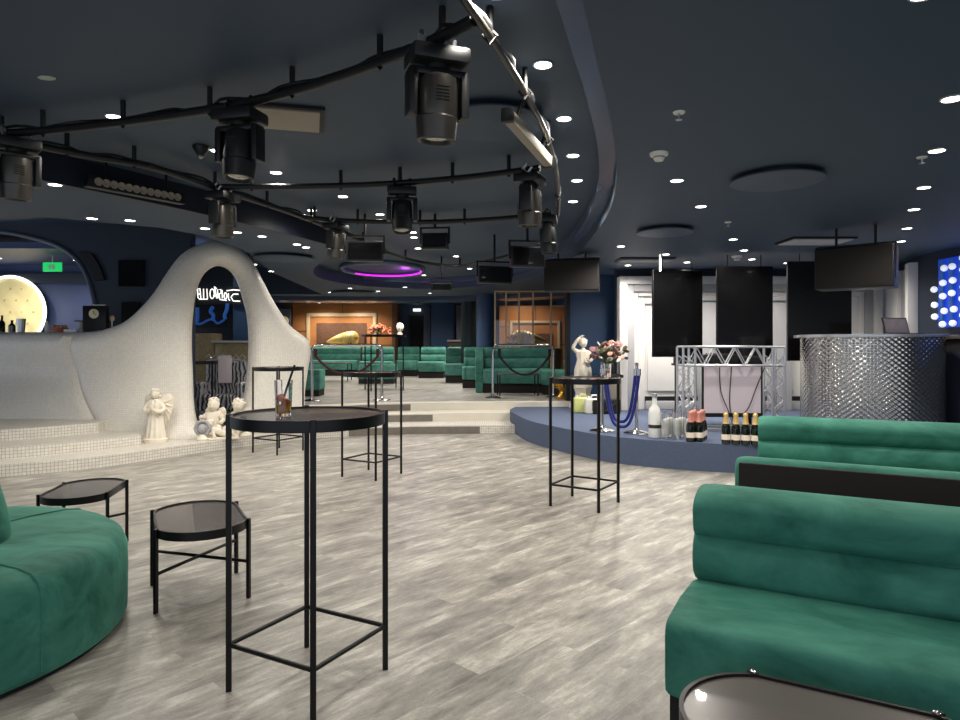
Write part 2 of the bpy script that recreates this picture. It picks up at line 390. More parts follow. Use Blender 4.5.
fe = smooth_line([(2.6, 15.2), (1.4, 16.3), (-.5, 17.2), (-2.6, 17.6), (-5, 17.4), (-7.5, 16.9), (-13, 16.9)], 4)
fe2 = [(p.x, p.y+1.0) for p in fe]
struct('trim_1', MB().prism([tuple(p) for p in fe]+fe2[::-1], 2.57, 3.0), M['fascia'])
rc = smooth_line([(.05, .6), (.3, 2.1), (.5, 2.9), (.72, 3.7), (.99, 4.82), (1.2, 6.1), (1.31, 7.6), (1.33, 9.3), (1.22, 10.9), (.95, 12.3), (.2, 14.0), (-1.2, 14.9), (-2.5, 14.1)], 6)
inn = []
for i, p in enumerate(rc):
    t = (rc[min(i+1, len(rc)-1)]-rc[max(i-1, 0)]).normalized(); inn.append((p.x-t.y*.13, p.y+t.x*.13))
struct('trim_2', MB().prism([tuple(p) for p in rc]+inn[::-1], 2.77, 2.88), M['fascia'])

lc = smooth_line([(-1.93, 8.4), (-2.6, 6.65), (-3.47, 5.0), (-4.7, 3.0), (-5.6, 1.0)], 8)
li_ = []
for i, p in enumerate(lc):
    t_ = (lc[min(i+1, len(lc)-1)]-lc[max(i-1, 0)]).normalized(); li_.append((p.x-t_.y*.05, p.y+t_.x*.05))
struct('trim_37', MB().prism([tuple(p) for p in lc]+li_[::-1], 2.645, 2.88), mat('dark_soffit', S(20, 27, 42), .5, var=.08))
# bar bulkhead with the big arched opening, and the room behind it
Yb = 10.5
arch = [at(x, y, Yb) for x, y in [(96, 340), (96, 312), (93, 294), (87, 276), (78, 261), (64, 249), (45, 241), (20, 235), (0, 232), (-40, 229), (-120, 240), (-170, 290), (-180, 340)]]
arch = smooth_line([(p.x, p.z) for p in arch], 4)
L0 = (190-480)*Yb/F
poly = [(L0, .02), (L0, 3.3), (-12.5, 3.3), (-12.5, .02), (arch[-1].x, .02)]+[tuple(p) for p in reversed(arch)]+[(arch[0].x, .02)]
mb = MB().prism(poly, -Yb-.2, -Yb)
mb.v = [(x, -z, y) for x, y, z in mb.v]; mb.uv = {}
struct('wall_bar', mb, M['navy_dark'])
rim = MB()
rim.tube([(p.x, Yb-.01, p.y) for p in arch], .035, 8)
struct('trim_3', rim, M['plate'])
struct('wall_bar_back', MB().bx(-13, -7.0, 13.0, 13.1, 0, 2.95), M['indigo'])
struct('trim_20', MB().bx(-13, -6.0, 12.9, 13.0, 2.6, 2.78), M['navy_dark'])
struct('ceiling_bar_low', MB().bx(-13, -5.2, 10.75, 13.1, 2.95, 3.05), M['indigo'])
struct('wall_left', MB().bx(-9.2, -9.0, -2, 5.0, 0, 3), M['navy_dark'])
# far room
struct('wall_far', MB().bx(-13, 2.7, 24.6, 24.8, 0, 3.0), M['navy'])
struct('wall_far_right', MB().bx(2.6, 2.7, 12.2, 24.7, 0, 3.0), M['navy'])
struct('trim_21', MB().bx(-7.4, -6.75, 23.0, 24.6, 0, 3.0), M['navy_dark'], bevel=.02)
struct('trim_22', MB().bx(-8.6, -7.6, 22.0, 22.3, 0, 3.0), M['plate'], bevel=.02)
# orange panelled alcove
def alcove(Y, x0, x1, zt, names, zb=.39):
    w = x1-x0
    struct(names[0], MB().bx(x0, x1, Y, Y+.2, zb, zt), M['orange'])
    mb = MB()
    a0 = x0+w*.14; a1 = x1-w*.16; h1 = zt-.42; t = w*.035
    mb.bx(a0, a0+t, Y-.06, Y, zb, h1); mb.bx(a1-t, a1, Y-.06, Y, zb, h1); mb.bx(a0+t, a1-t, Y-.06, Y, h1-t, h1)
    struct(names[1], mb, M['cream'], bevel=.015)
    mb = MB(); b0 = x0+w*.24; b1 = x1-w*.26
    mb.bx(b0, b1, Y-.03, Y, zb, zt-.78)
    struct(names[2], mb, M['brown'])
    mb = MB(); mb.bx((x0+x1)/2-.01, (x0+x1)/2+.01, Y-.012, Y, zt-.42, zt); mb.bx(x0, a0, Y-.012, Y, 1.4, 1.42); mb.bx(x0, a0, Y-.012, Y, 1.9, 1.92); mb.bx(a1, x1, Y-.012, Y, 1.4, 1.42)
    struct(names[3], mb, M['brown'])
alcove(24.0, -6.75, -3.15, 2.98, ['wall_orange', 'trim_23', 'trim_24', 'trim_25'])
struct('trim_26', MB().bx(-3.15, -2.95, 23.8, 24.6, .39, 3), M['brown'], bevel=.02)
# far blue wall: doorway, bays, columns
struct('trim_27', MB().bx(-2.0, -1.75, 23.6, 24.6, .39, 2.75), M['plate'], bevel=.02)
dr = thing('door_1', 'dark open doorway in the far navy wall under a small white sign', 'door', ((417-480)*24.55/F, 24.58, .39)); dr['kind'] = 'structure'
MB().bx(-.27, .27, -.03, .01, 0, 2.1).build('door_panel', M['dark'], dr)
mb = MB(); mb.bx(-.32, -.27, -.05, .01, 0, 2.15); mb.bx(.27, .32, -.05, .01, 0, 2.15); mb.bx(-.27, .27, -.05, .01, 2.1, 2.15); mb.build('door_frame', M['navy_dark'], dr)
o = MB().bx(-.14, .14, -.04, .04, -.05, .05).build('exit_sign', M['neon_white'], loc=at(417, 310, 24.3), bevel=.01); tag(o, 'small white lit sign above the dark doorway in the far wall', 'sign')
struct('trim_28', MB().bx((431-480)*23/F, (454-480)*23/F, 23.0, 23.2, .39, 3.0), M['navy'], bevel=.01)
struct('trim_29', MB().bx((454-480)*20/F, (463-480)*20/F, 22.0, 22.3, .39, 2.7), M['navy_dark'])
struct('trim_30', MB().lathe([(.25, .39), (.25, 2.7)], 20, ((470-480)*18/F, 18.2, 0)), mat('dark_green_column', S(18, 38, 40), .5, var=.1))
struct('trim_31', MB().lathe([(.24, .39), (.24, 2.7)], 24, ((486-480)*16.5/F, 16.5, 0)), M['navy'])
# mirrored partition with slim pale mullions, built as clear glass
Yg = 15.4
w1 = thing('window_1', 'glazed partition standing in for a mirror, with slim pale metal mullions', 'window', (0, Yg, 0)); w1['kind'] = 'structure'
mb = MB()
gx = [(x-480)*Yg/F for x in (495, 506, 519, 533, 551, 570)]
for x in gx: mb.bx(x-.018, x+.018, -.03, .03, .39, 2.68)
mb.bx(gx[0], gx[-1], -.03, .03, 2.62, 2.66); mb.bx(gx[0], gx[-1], -.03, .03, .39, .44); mb.bx(gx[4], gx[5], -.03, .03, 2.28, 2.31)
mb.build('window_frame', M['cream'], w1)
MB().bx(gx[0], gx[-1], -.004, .004, .44, 2.62).build('pane', M['glass'], w1)
alcove(18.6, .55, 2.55, 2.5, ['wall_alcove_reflection', 'trim_32', 'trim_33', 'trim_34'])  # alcove copy added behind the glass to stand for its reflection
# ================================================================ SCULPTED ARCH COUNTER
path = smooth_line([(-9.0, 9.45), (-7.6, 9.25), (-6.56, 9.12), (-5.6, 8.97), (-4.95, 8.86), (-4.5, 8.84), (-4.1, 8.92), (-3.75, 9.08), (-3.4, 9.32), (-3.05, 9.6), (-2.75, 9.85), (-2.2, 10.3)], 12)
path = [Vector((p.x, p.y, 0)) for p in path]
acc = [0]
for i in range(1, len(path)): acc.append(acc[-1]+(path[i]-path[i-1]).length)
def path_at(s):
    s = max(0, min(acc[-1]-1e-6, s)); i = 0
    while acc[i+1] < s: i += 1
    t = (s-acc[i])/(acc[i+1]-acc[i]); p = path[i].lerp(path[i+1], t)
    a = path[min(i+2, len(path)-1)]-path[max(i-1, 0)]
    return p, a.normalized()
OFF = []
for i in range(len(path)):
    a = (path[min(i+1, len(path)-1)]-path[max(i-1, 0)]).normalized(); OFF.append(Vector((-a.y, a.x, 0))*.22)
def ray_s(px):
    k = (px-480)/F
    for i in range(len(path)-1):
        a, b = path[i]+OFF[i], path[i+1]+OFF[i+1]
        f0 = a.x-k*a.y; f1 = b.x-k*b.y
        if f0*f1 <= 0:
            t = f0/(f0-f1+1e-12); return acc[i]+t*(acc[i+1]-acc[i]), a.lerp(b, t).y
    return None
def trace(pts):
    out = []
    for x, y in pts:
        s, Y = ray_s(x); out.append((s, H+(HY-y)*Y/F))
    return out
outer = [(-60, 332), (0, 332), (50, 332), (82, 332), (105, 330), (125, 323), (140, 311), (155, 293), (168, 272), (180, 256), (195, 246), (213, 241), (232, 245), (246, 255), (256, 270), (266, 290), (278, 311), (290, 327), (300, 334), (307, 341), (309, 352), (306, 372), (303, 392)]
inner = [(216, 266), (204, 274), (197, 290), (193, 315), (192, 345), (193, 375), (194, 400), (197, 420), (206, 436), (222, 438), (237, 425), (244, 403), (248, 380), (250, 350), (249, 320), (244, 298), (237, 278), (227, 268)]
cap = .22
seam = trace([(82, 333), (78, 345), (79, 358), (84, 378), (92, 397), (104, 418), (112, 430)])
def build_sculpt(name, x_from, x_to, depth, rnd, label, parent=None):
    O = [p for p in trace(outer) if x_from <= p[0] <= x_to]
    left = x_from < 0
    sm = [tuple(p) for p in smooth_line(seam, 3)]
    bot = .02
    ov = .055
    if left:
        O = [p for p in O if p[0] < sm[0][0]-.15]+[(sm[0][0]-.1, sm[0][1])]; O = [tuple(p) for p in smooth_line(O, 4)]
        poly = [(O[0][0], bot)]+O+[(p[0]+ov, p[1]) for p in sm]+[(sm[-1][0]+ov, bot)]
    else:
        O = [p for p in O if p[0] > sm[0][0]+.15]; O = [tuple(p) for p in smooth_line(O, 4)]
        poly = [(sm[-1][0]-ov, bot)]+[(p[0]-ov, p[1]) for p in sm[::-1]]+O+[(O[-1][0]-.03, bot)]
    loops = [poly]
    I = trace(inner)
    if not left: loops.append([tuple(p) for p in smooth_line(I, 4, True)])
    # grow a rounded solid: 2D outline -> filled curve with bevel -> remesh
    cu = bpy.data.curves.new('outline', 'CURVE'); cu.dimensions = '2D'; cu.fill_mode = 'BOTH'
    for l in loops:
        sp = cu.splines.new('POLY'); sp.points.add(len(l)-1)
        for i, p in enumerate(l): sp.points[i].co = (p[0], p[1], 0, 1)
        sp.use_cyclic_u = True
    cu.extrude = depth/2-rnd; cu.bevel_depth = rnd; cu.bevel_resolution = 5; cu.offset = -rnd
    ob = bpy.data.objects.new('outline', cu); COL.objects.link(ob)
    dg = bpy.context.evaluated_depsgraph_get(); me = bpy.data.meshes.new_from_object(ob.evaluated_get(dg))
    bpy.data.objects.remove(ob)
    t = bpy.data.objects.new('tmp', me); COL.objects.link(t)
    md = t.modifiers.new('r', 'REMESH'); md.mode = 'VOXEL'; md.voxel_size = .035
    ms = t.modifiers.new('s', 'SMOOTH'); ms.iterations = 6; ms.factor = .6
    dg = bpy.context.evaluated_depsgraph_get(); me2 = bpy.data.meshes.new_from_object(t.evaluated_get(dg))
    bpy.data.objects.remove(t)
    uvl = me2.uv_layers.new(name='UVMap')
    for p in me2.polygons:
        for li, vi in zip(p.loop_indices, p.vertices):
            v = me2.vertices[vi].co; uvl.data[li].uv = (v.x, v.y)
    sc_ = I[0][0]-.02
    for v in me2.vertices:
        s, z, d = v.co
        P, T = path_at(s); nrm = Vector((-T.y, T.x, 0))
        dd = d+depth/2                      # 0 at the front face .. depth at the back
        q_ = lambda x: max(0, min(1, x))**2*(3-2*max(0, min(1, x)))
        flare = -.30*max(0, 1-z/1.25)**2*q_((4.2-s)/2.4)
        belly = .09*math.exp(-((z-1.0)/.3)**2)*q_((5.2-s)/2.5)
        foot = -.16*max(0, 1-z/.8)**2*q_((s-3.0)/1.8)
        wgt = 1-dd/depth
        q = P+nrm*(dd+(flare+belly+foot)*wgt)
        v.co = (q.x, q.y, z)
    me2.materials.clear(); me2.materials.append(M['mosaic']); me2.shade_smooth(); me2.name = name
    o = bpy.data.objects.new(name, me2); COL.objects.link(o)
    if parent: o.parent = parent
    return o
s_seam = ray_s(82)[0]
arch_t = thing('sculpted_arch', 'tall white mosaic arch with a keyhole opening, flowing out of the bar counter', 'sculpture', (0, 0, 0))
build_sculpt('arch_body', 0, 99, .46, .19, '', arch_t)
ctr = thing('bar_counter', 'long low white mosaic bar counter left of the arch, with bottles on top', 'counter', (0, 0, 0))
build_sculpt('counter_body', -1, 99, .50, .16, '', ctr)

# ================================================================ TABLES
def ring_top(mb, r, z, h, n=48):
    mb.lathe([(r-.012, z-h), (r, z-h), (r, z), (r-.010, z), (r-.012, z-.012), (0.0001, z-.012)], n); return mb
def oval_top(t, h, a=.225, b=.215, sg=.165):
    # two flat sides carrying the legs, two bulging ends
    R_ = (a*a+sg*sg)/(2*sg); th = math.asin(min(1, a/R_)); cy = b+sg-R_
    if sg > a: th = PI-th
    def outline(o):
        P = []
        for s in (1, -1):
            for k in range(19):
                q = th-2*th*k/18; P.append((s*(R_+o)*math.sin(q), s*(cy+(R_+o)*math.cos(q))))
        return P[::-1]
    o1, o2 = outline(0), outline(-.012); n = len(o1)
    vs = [(x, y, h-.045) for x, y in o1]+[(x, y, h) for x, y in o1]+[(x, y, h) for x, y in o2]+[(x, y, h-.045) for x, y in o2]
    MB().add(vs, [(r_*n+i, r_*n+(i+1) % n, ((r_+1) % 4)*n+(i+1) % n, ((r_+1) % 4)*n+i) for r_ in range(4) for i in range(n)]).build('rim', M['black'], t)
    MB().prism([tuple(p) for p in o2], h-.03, h-.008).build('tabletop', M['table_top'], t)
def make_table(name, label, cat, r, h, rung_z, cross=False, loc=(0, 0, 0), rz=0, group=None, leg_w=.022, studs=False, lo=0, oval=False):
    t = thing(name, label, cat, loc, rz, group)
    if oval: oval_top(t, h)
    else:
        MB().lathe([(r-.014, h-.045), (r, h-.045), (r, h), (r-.010, h), (r-.014, h-.006)], 56, ring=True).build('rim', M['black'], t)
        MB().lathe([(.0001, h-.03), (r-.012, h-.03), (r-.012, h-.008), (.0001, h-.008)], 56).build('tabletop', M['table_top'], t)
    q = r+.004+lo
    P = [(q*math.cos(PI/2*k+PI/4), q*math.sin(PI/2*k+PI/4)) for k in range(4)]
    for k, p in enumerate(P):
        l = MB().box((p[0], p[1], (h+.004)/2), (leg_w, leg_w, h+.004), rz=PI/2*k+PI/4).build('leg', M['black'], t, bevel=.002, seg=1)
        if studs: MB().lathe([(.001, .0), (.011, 0), (.011, .004), (.006, .007), (.001, .008)], 14, (p[0]*.975, p[1]*.975, h+.002)).build('stud', M['chrome'], l)
    if cross:
        MB().cyl((*P[0], rung_z), (*P[2], rung_z), .009).build('stretcher', M['black'], t)
        MB().cyl((*P[1], rung_z), (*P[3], rung_z), .009).build('stretcher', M['black'], t)
    else:
        for k in range(4):
            a, b = P[k], P[(k+1) % 4]; MB().cyl((*a, rung_z), (*b, rung_z), .0095).build('stretcher', M['black'], t)
    return t
def ang_to(c, p): return math.atan2(p[1]-c[1], p[0]-c[0])-PI/4
G = 'tall black metal bistro tables'
c1 = (-.702, 2.743)
ta = make_table('high_table', 'tall round black table in the foreground, holding the tumbler with a straw', 'table', .308, 1.10, .185, loc=(*c1, 0), rz=ang_to(c1, (-.999, 2.662))+math.radians(1.4), group=G)
c2 = (.91, 5.79)
dup(ta, (*c2, 0), ang_to(c2, (.614, 5.76))+math.radians(6.5), 'tall round black table right of centre, in front of the blue stage', G)
c3 = (-1.15, 7.09)
dup(ta, (*c3, 0), ang_to(c3, (-1.46, 7.0)), 'tall black table standing before the middle of the steps', G)
c4 = (-2.63, 8.68)
dup(ta, (*c4, 0), ang_to(c4, (-2.94, 8.6)), 'tall black table standing in front of the right leg of the white arch', G)
dup(ta, (-4.70, 11.1, .02), .4, 'tall black table seen through the keyhole of the white arch', G)
make_table('high_table', 'large tall black table on the upper floor, topped with coral flowers and a bust', 'table', .50, 1.235, .3, loc=(-2.15, 14.9, .393), rz=.35, group=G)
G2 = 'low black side tables'
c5 = (-1.572, 3.73)
lt = make_table('side_table', 'low black side table with bowed ends beside the round sofa, behind the tall front table', 'table', .318, .43, .20, True, (*c5, 0), ang_to(c5, (-1.9, 3.83))+PI/2, G2, leg_w=.02, oval=True)
dup(lt, (-2.64, 4.45, 0), math.radians(12), 'low black side table with bowed ends half hidden behind the round sofa', G2, scale=(.88, .88, 1))
make_table('coffee_table', 'low smoked glass table with steel studs in the bottom right corner', 'table', .318, .42, .2, True, (.884, 1.645, 0), math.radians(60.5), G2, studs=True, leg_w=.02, oval=True)
def low_rect(loc, rz, label, w=.9, d=.55, h=.4):
    t = thing('coffee_table', label, 'table', loc, rz, 'small black tables on the upper floor')
    MB().bx(-w/2, w/2, -d/2, d/2, h-.03, h).build('tabletop', M['table_top'], t, bevel=.005)
    for x in (-1, 1):
        for y in (-1, 1): MB().box((x*(w/2-.02), y*(d/2-.02), (h-.03)/2), (.025, .025, h-.03)).build('leg', M['black'], t)
low_rect((.75, 13.3, .393), .1, 'small black coffee table before the long green banquette, behind the barrier', .8, .4, .44)
low_rect((-4.35, 19.0, .393), 0, 'small black coffee table before the left sofa of the upper floor, behind the red rope', 1.3, .6, .5)

# tumbler with a drink, tall glass
def tumbler(loc, label, r=.036, h=.145, drink=True, k=1):
    t = thing('drinking_glass', label, 'glass', loc)
    MB().lathe([(.0001, 0), (r*.82, 0), (r*.86, .006), (r, h), (r-.002, h), (r*.82, .014), (.0001, .012)], 28).build('glass_body', M['glass'], t)
    if drink:
        MB().lathe([(.0001, .014), (r*.80, .014), (r*.86, .05), (.0001, .05)], 24).build('drink', M['drink'], t)
        for i, (x, y, z) in enumerate([(-.008, -.004, .075), (.010, .006, .055), (.0, -.01, .04)]):
            R = Matrix.Rotation(.9+i, 3, 'X') @ Matrix.Rotation(.5*i, 3, 'Y')
            MB().lathe([(.0001, -.004), (.017, -.004), (.018, 0), (.017, .004), (.0001, .004)], 18, (x, y, z), R=R).build('fruit_slice', M['orange_fruit'], t)
        MB().tube([(-.012, .0, .03), (.012, .0, .11), (.045, 0, .205)], .0045, 8).build('straw', M['black'], t)
    return t
tumbler((-.785, 2.66, 1.094), 'clear tumbler with amber drink, orange slices and black straw on the front table')
tumbler((1.095, 5.72, 1.094), 'empty clear glass standing on the tall table near the stage', r=.034, h=.13, drink=False)

# ================================================================ SOFAS
def rib_profile(n, z0, z1, y_front, y_back, lean=.05):
    """closed profile (y,z): bulging ribs at the front (-y), straight back"""
    P = []
    hh = (z1-z0)/n
    for i in range(n):
        for k in range(9):
            a = k/8; z = z0+hh*(i+a)
            b = math.sin(PI*a)**.55*.04
            if i == n-1 and a > .5:
                q = (a-.5)*2; b = math.sqrt(max(0, 1-q*q))*.05+(-.0)
                y = y_front+lean*(z-z0)-b+.045*(1-math.sqrt(max(0, 1-q*q)))
            else: y = y_front+lean*(z-z0)-b
            P.append((y, z))
    P += [(y_back-.05, z1+.004), (y_back-.012, z1-.012), (y_back, z1-.05), (y_back, z0)]
    return P
def make_sofa(label, L, loc, rz, D=.48, bt=.16, sh=.47, bh=.82, base=.23, group=None, ribs=2, name='sofa', cat='sofa', mat_='green', end=None, seams=()):
    t = thing(name, label, cat, loc, rz, group)
    MB().bx(.012, L-.012, -D+.03, bt-.02, 0, base).build('base', M['black_fab'], t)
    # seat with softly rounded front edge
    r = .045
    pr = [(bt-.03, base), (bt-.03, sh-.03)]
    pr += [(.0, sh), (-D*.5, sh+.012)]+[(-D+r-r*math.sin(a), sh-r+r*math.cos(a)) for a in [PI/8*k for k in range(5)]]+[(-D, base+.05), (-D+.006, base)]
    xs = [0, .012, .04, .1]+[L*k/8 for k in range(1, 8)]+[L-.1, L-.04, L-.012, L]
    ks = [.93, .975, .995, 1]+[1]*7+[1, .995, .975, .93]
    st = MB().sweep(pr, xs, ks).build('seat', M[mat_], t, ang=50)
    for sx in seams:
        MB().tube([(sx, -.02, sh+.004), (sx, -D*.5, sh+.014), (sx, -D+.05, sh+.002), (sx, -D+.01, sh-.03), (sx, -D-.001, base+.1), (sx, -D+.004, base)], .004, 6).build('seam', M[mat_], st)
    pb = rib_profile(ribs, sh-.01, bh, 0, bt)
    xs = [-.0, .006, .02, .05, .1]+[L*k/8 for k in range(1, 8)]+[L-.1, L-.05, L-.02, L-.006, L]
    ks = [.86, .93, .97, .993, 1]+[1]*7+[1, .993, .97, .93, .86]
    MB().sweep(pb, xs, ks).build('backrest', M[mat_], t, ang=60)
    MB().bx(.02, L-.02, bt-.012, bt+.012, .03, bh-.018).build('rear_panel', M['black_fab'], t, bevel=.01)
    return t
A = math.radians(-29)
e = Vector((math.cos(A), math.sin(A), 0)); nf = Vector((math.sin(A), -math.cos(A), 0))
GS = 'straight green velvet sofas at the right'
make_sofa('near green velvet sofa with ribbed back, lower right foreground', 2.3, (.835, 2.60, 0), A, group=GS, seams=(1.16,))
o2 = Vector((1.30, 3.40, 0))+e*2.4-nf*(-.16)
o2 = Vector((1.26, 3.30, 0))+e*2.4-nf*.16
make_sofa('green velvet sofa turned away, showing its black rear panel, behind the near sofa', 2.4, o2, A+PI, group=GS)
make_sofa('green velvet sofa facing the near one, in front of the embossed silver counter', 2.6, (2.17, 5.20, 0), math.radians(-24), group=GS)
# round island sofa at the left
rs = thing('round_sofa', 'round green velvet island sofa cut by the left edge, with a central back cone', 'sofa', (-2.65, 3.02, 0))
R0 = .93
MB().lathe([(.0001, 0), (R0-.04, 0), (R0-.04, .035), (.0001, .035)], 72).build('base', M['black_fab'], rs)
pr = [(.0001, .03), (R0-.012, .03), (R0, .05), (R0+.004, .25), (R0, .36), (R0-.02, .41), (R0-.06, .44), (R0-.14, .455), (.6, .462), (.38, .458), (.0001, .45)]
st = MB().lathe(pr, 96).build('seat', M['green'], rs, ang=60)
for a in (1.15, 2.6, -.35, -1.9):
    c, s = math.cos(a), math.sin(a)
    MB().tube([(c*r, s*r, z+.002) for r, z in [(.40, .458), (.6, .462), (R0-.14, .455), (R0-.06, .44), (R0-.02, .41), (R0, .36), (R0+.004, .25), (R0, .05)]], .005, 6).build('seam', M['green'], st)
MB().lathe([(.0001, .44), (.43, .44), (.435, .47), (.41, .6), (.37, .76), (.34, .83), (.28, .86), (.0001, .865)], 64).build('backrest', M['green'], rs, ang=60)

# upper floor seating
GU = 'green velvet seats on the upper floor'
def up(px, Y): return ((px-480)*Y/F, Y, .393)
K = dict(sh=.50, bh=.95, base=.2, group=GU, mat_='green2')
make_sofa('long green sofa facing the room before the orange alcove, left one', 1.95, (up(306, 23)[0], 22.6, .393), 0, D=.7, **K)
make_sofa('green sofa before the orange alcove, right one, under the coral flowers', 1.0, (up(364, 21.5)[0], 21.2, .393), 0, D=.6, **K)
make_sofa('narrow green sofa standing left of the dark doorway in the far wall', .72, (up(398, 22.5)[0], 22.5, .393), 0, D=.9, **K)
make_sofa('green armchair farthest left of the row of chairs near the navy column', .78, (up(422, 21.3)[0], 20.9, .393), -.05, D=.62, name='armchair', cat='armchair', **K)
make_sofa('green armchair in the middle of the row of chairs near the navy column', .66, (up(447.5, 18.5)[0], 18.3, .393), -.05, D=.6, name='armchair', cat='armchair', **K)
make_sofa('slim green armchair end unit beside the long ribbed banquette', .5, (up(464, 16.2)[0], 16.1, .393), -.05, D=.6, name='armchair', cat='armchair', **K)
bq = make_sofa('long green ribbed banquette below the glazed partition', 1.4, (up(484, 14.6)[0], 14.5, .393), -.04, D=.6, **K)
MB().bx(-.16, .0, -.55, .16, 0, .94).build('side_panel', M['green2'], bq, bevel=.03)
make_sofa('short green banquette turned at an angle beside the white statue', 1.2, (1.75, 13.8, .393), math.radians(-60), D=.6, **K)
def pouf(px, Y, w, d, h, label):
    t = thing('pouf', label, 'pouf', up(px, Y), 0, 'green velvet poufs on the upper floor')
    MB().bx(-w/2+.02, w/2-.02, -d/2+.02, d/2-.02, 0, .12).build('base', M['black_fab'], t)
    MB().bx(-w/2, w/2, -d/2, d/2, .12, h).build('cushion', M['green2'], t, bevel=.04, seg=3)
pouf(378, 17.6, .95, .7, .5, 'square green pouf between the barrier posts, before the far sofas')
pouf(310, 13.2, .5, .5, .52, 'green pouf peeking out behind the right leg of the arch')
# dark reception counter beyond the chairs
rc_ = thing('reception_counter', 'dark counter with slim top behind the green armchairs', 'counter', up(464, 21.6))
MB().bx(-.5, .5, -.25, .25, 0, 1.12).build('counter_body', M['brown'], rc_); rc_.children[0].data.materials[0] = M['black_fab']
MB().bx(-.53, .53, -.28, .28, 1.12, 1.18).build('counter_top', M['table_top'], rc_, bevel=.01)

# ================================================================ BARRIERS
def steel_post(mb, x, y, h, r=.022): mb.cyl((x, y, .01), (x, y, h), r, n=14)
def base_disc(x, y, parent): MB().lathe([(.0001, 0), (.16, 0), (.16, .012), (.12, .028), (.04, .045), (.03, .07), (.0001, .07)], 28, (x, y, 0)).build('base', M['chrome'], parent)
def sag(a, b, drop, n=16): 
    a, b = Vector(a), Vector(b)
    return [a.lerp(b, t/n)-Vector((0, 0, drop*(1-(2*t/n-1)**2))) for t in range(n+1)]
def barrier(pa, pb, z0, h, label, ropelabel, ropemat, drop, ra, rb):
    c = (Vector(pa)+Vector(pb))/2; t = thing('barrier', label, 'barrier', (c.x, c.y, z0), 0, 'polished steel hoop barriers')
    a = Vector((pa[0]-c.x, pa[1]-c.y, 0)); b = -a; d = (b-a).normalized()
    for p in (a, b): base_disc(p.x, p.y, t)
    k = .09
    pts = [a, a+Vector((0, 0, h-k)), a+d*k*.3+Vector((0, 0, h-k*.3)), a+d*k+Vector((0, 0, h)), b-d*k+Vector((0, 0, h)), b-d*k*.3+Vector((0, 0, h-k*.3)), b+Vector((0, 0, h-k)), b]
    MB().tube(pts, .024, 12).build('hoop', M['chrome'], t)
    r = thing('barrier_rope', ropelabel, 'rope', (c.x, c.y, z0), 0, 'sagging velvet ropes')
    pts = sag(a+d*ra+Vector((0, -.03, h*.80)), b-d*rb+Vector((0, -.03, h*.80)), drop)
    MB().tube(pts, .022, 10).build('rope', ropemat, r)
    for q, s in ((pts[0], 1), (pts[-1], -1)):
        MB().cyl(q-Vector((0, 0, .02)), q+Vector((0, 0, .13)), .03).build('rope_end', ropemat, r)
        MB().tube([q+Vector((0, 0, .1)), q+Vector((-s*ra*.5, 0.015, .12)), q+Vector((-s*(ra-.01), .03, .1))], .008, 6).build('hook', M['chrome'], r)
Pa = up(312, 11.85); Pb = up(382, 12.05)
barrier(Pa, Pb, .393, 1.0, 'polished steel hoop barrier on the steps beside the white arch', 'dark red rope sagging inside the barrier beside the white arch', M['red_rope'], .33, .07, .07)
Pa = up(493, 12.55); Pb = up(553.5, 12.7)
barrier(Pa, Pb, .393, 1.0, 'polished steel hoop barrier in front of the long green banquette', 'black rope sagging inside the barrier before the banquette', M['black_rope'], .36, .12, .08)
# rope posts on the blue stage
def rope_post(loc, label):
    t = thing('rope_post', label, 'stanchion', loc, 0, 'chrome rope posts on the blue stage')
    base_disc(0, 0, t)
    MB().lathe([(.02, .05), (.02, .72), (.028, .725), (.028, .78), (.02, .785), (.02, .83), (.026, .835), (.022, .86), (.0001, .865)], 16).build('pole', M['chrome'], t)
pA = Vector((1.53, 8.35, .31)); pB = Vector((1.905, 8.1, .31))
rope_post(pA, 'chrome rope post on the stage, half hidden by the leg of the tall table')
rope_post(pB, 'chrome rope post on the stage left of the big frosted bottle')
for i, (dx, dp, lb) in enumerate([(.0, .60, 'inner'), (.035, .66, 'outer')]):
    t = thing('rope', 'blue velvet rope, %s of the two deep loops between the chrome posts' % lb, 'rope', pA, 0, 'blue velvet ropes')
    a = Vector((.04-dx, -.06-dx, .74)); b = pB-pA+Vector((-.03+dx, -.07-dx, .74))
    n = 20; pts = []
    for k in range(n+1):
        u = k/n; w = abs(2*u-1)
        pts.append(a.lerp(b, u)-Vector((0, 0, dp*(1-w**3.2))))
    MB().tube(pts, .019, 10).build('rope_body', M['blue_rope'], t)
    for q in (pts[0], pts[-1]): MB().cyl(q-Vector((0, 0, .03)), q+Vector((0, 0, .05)), .023).build('rope_end', M['chrome'], t)
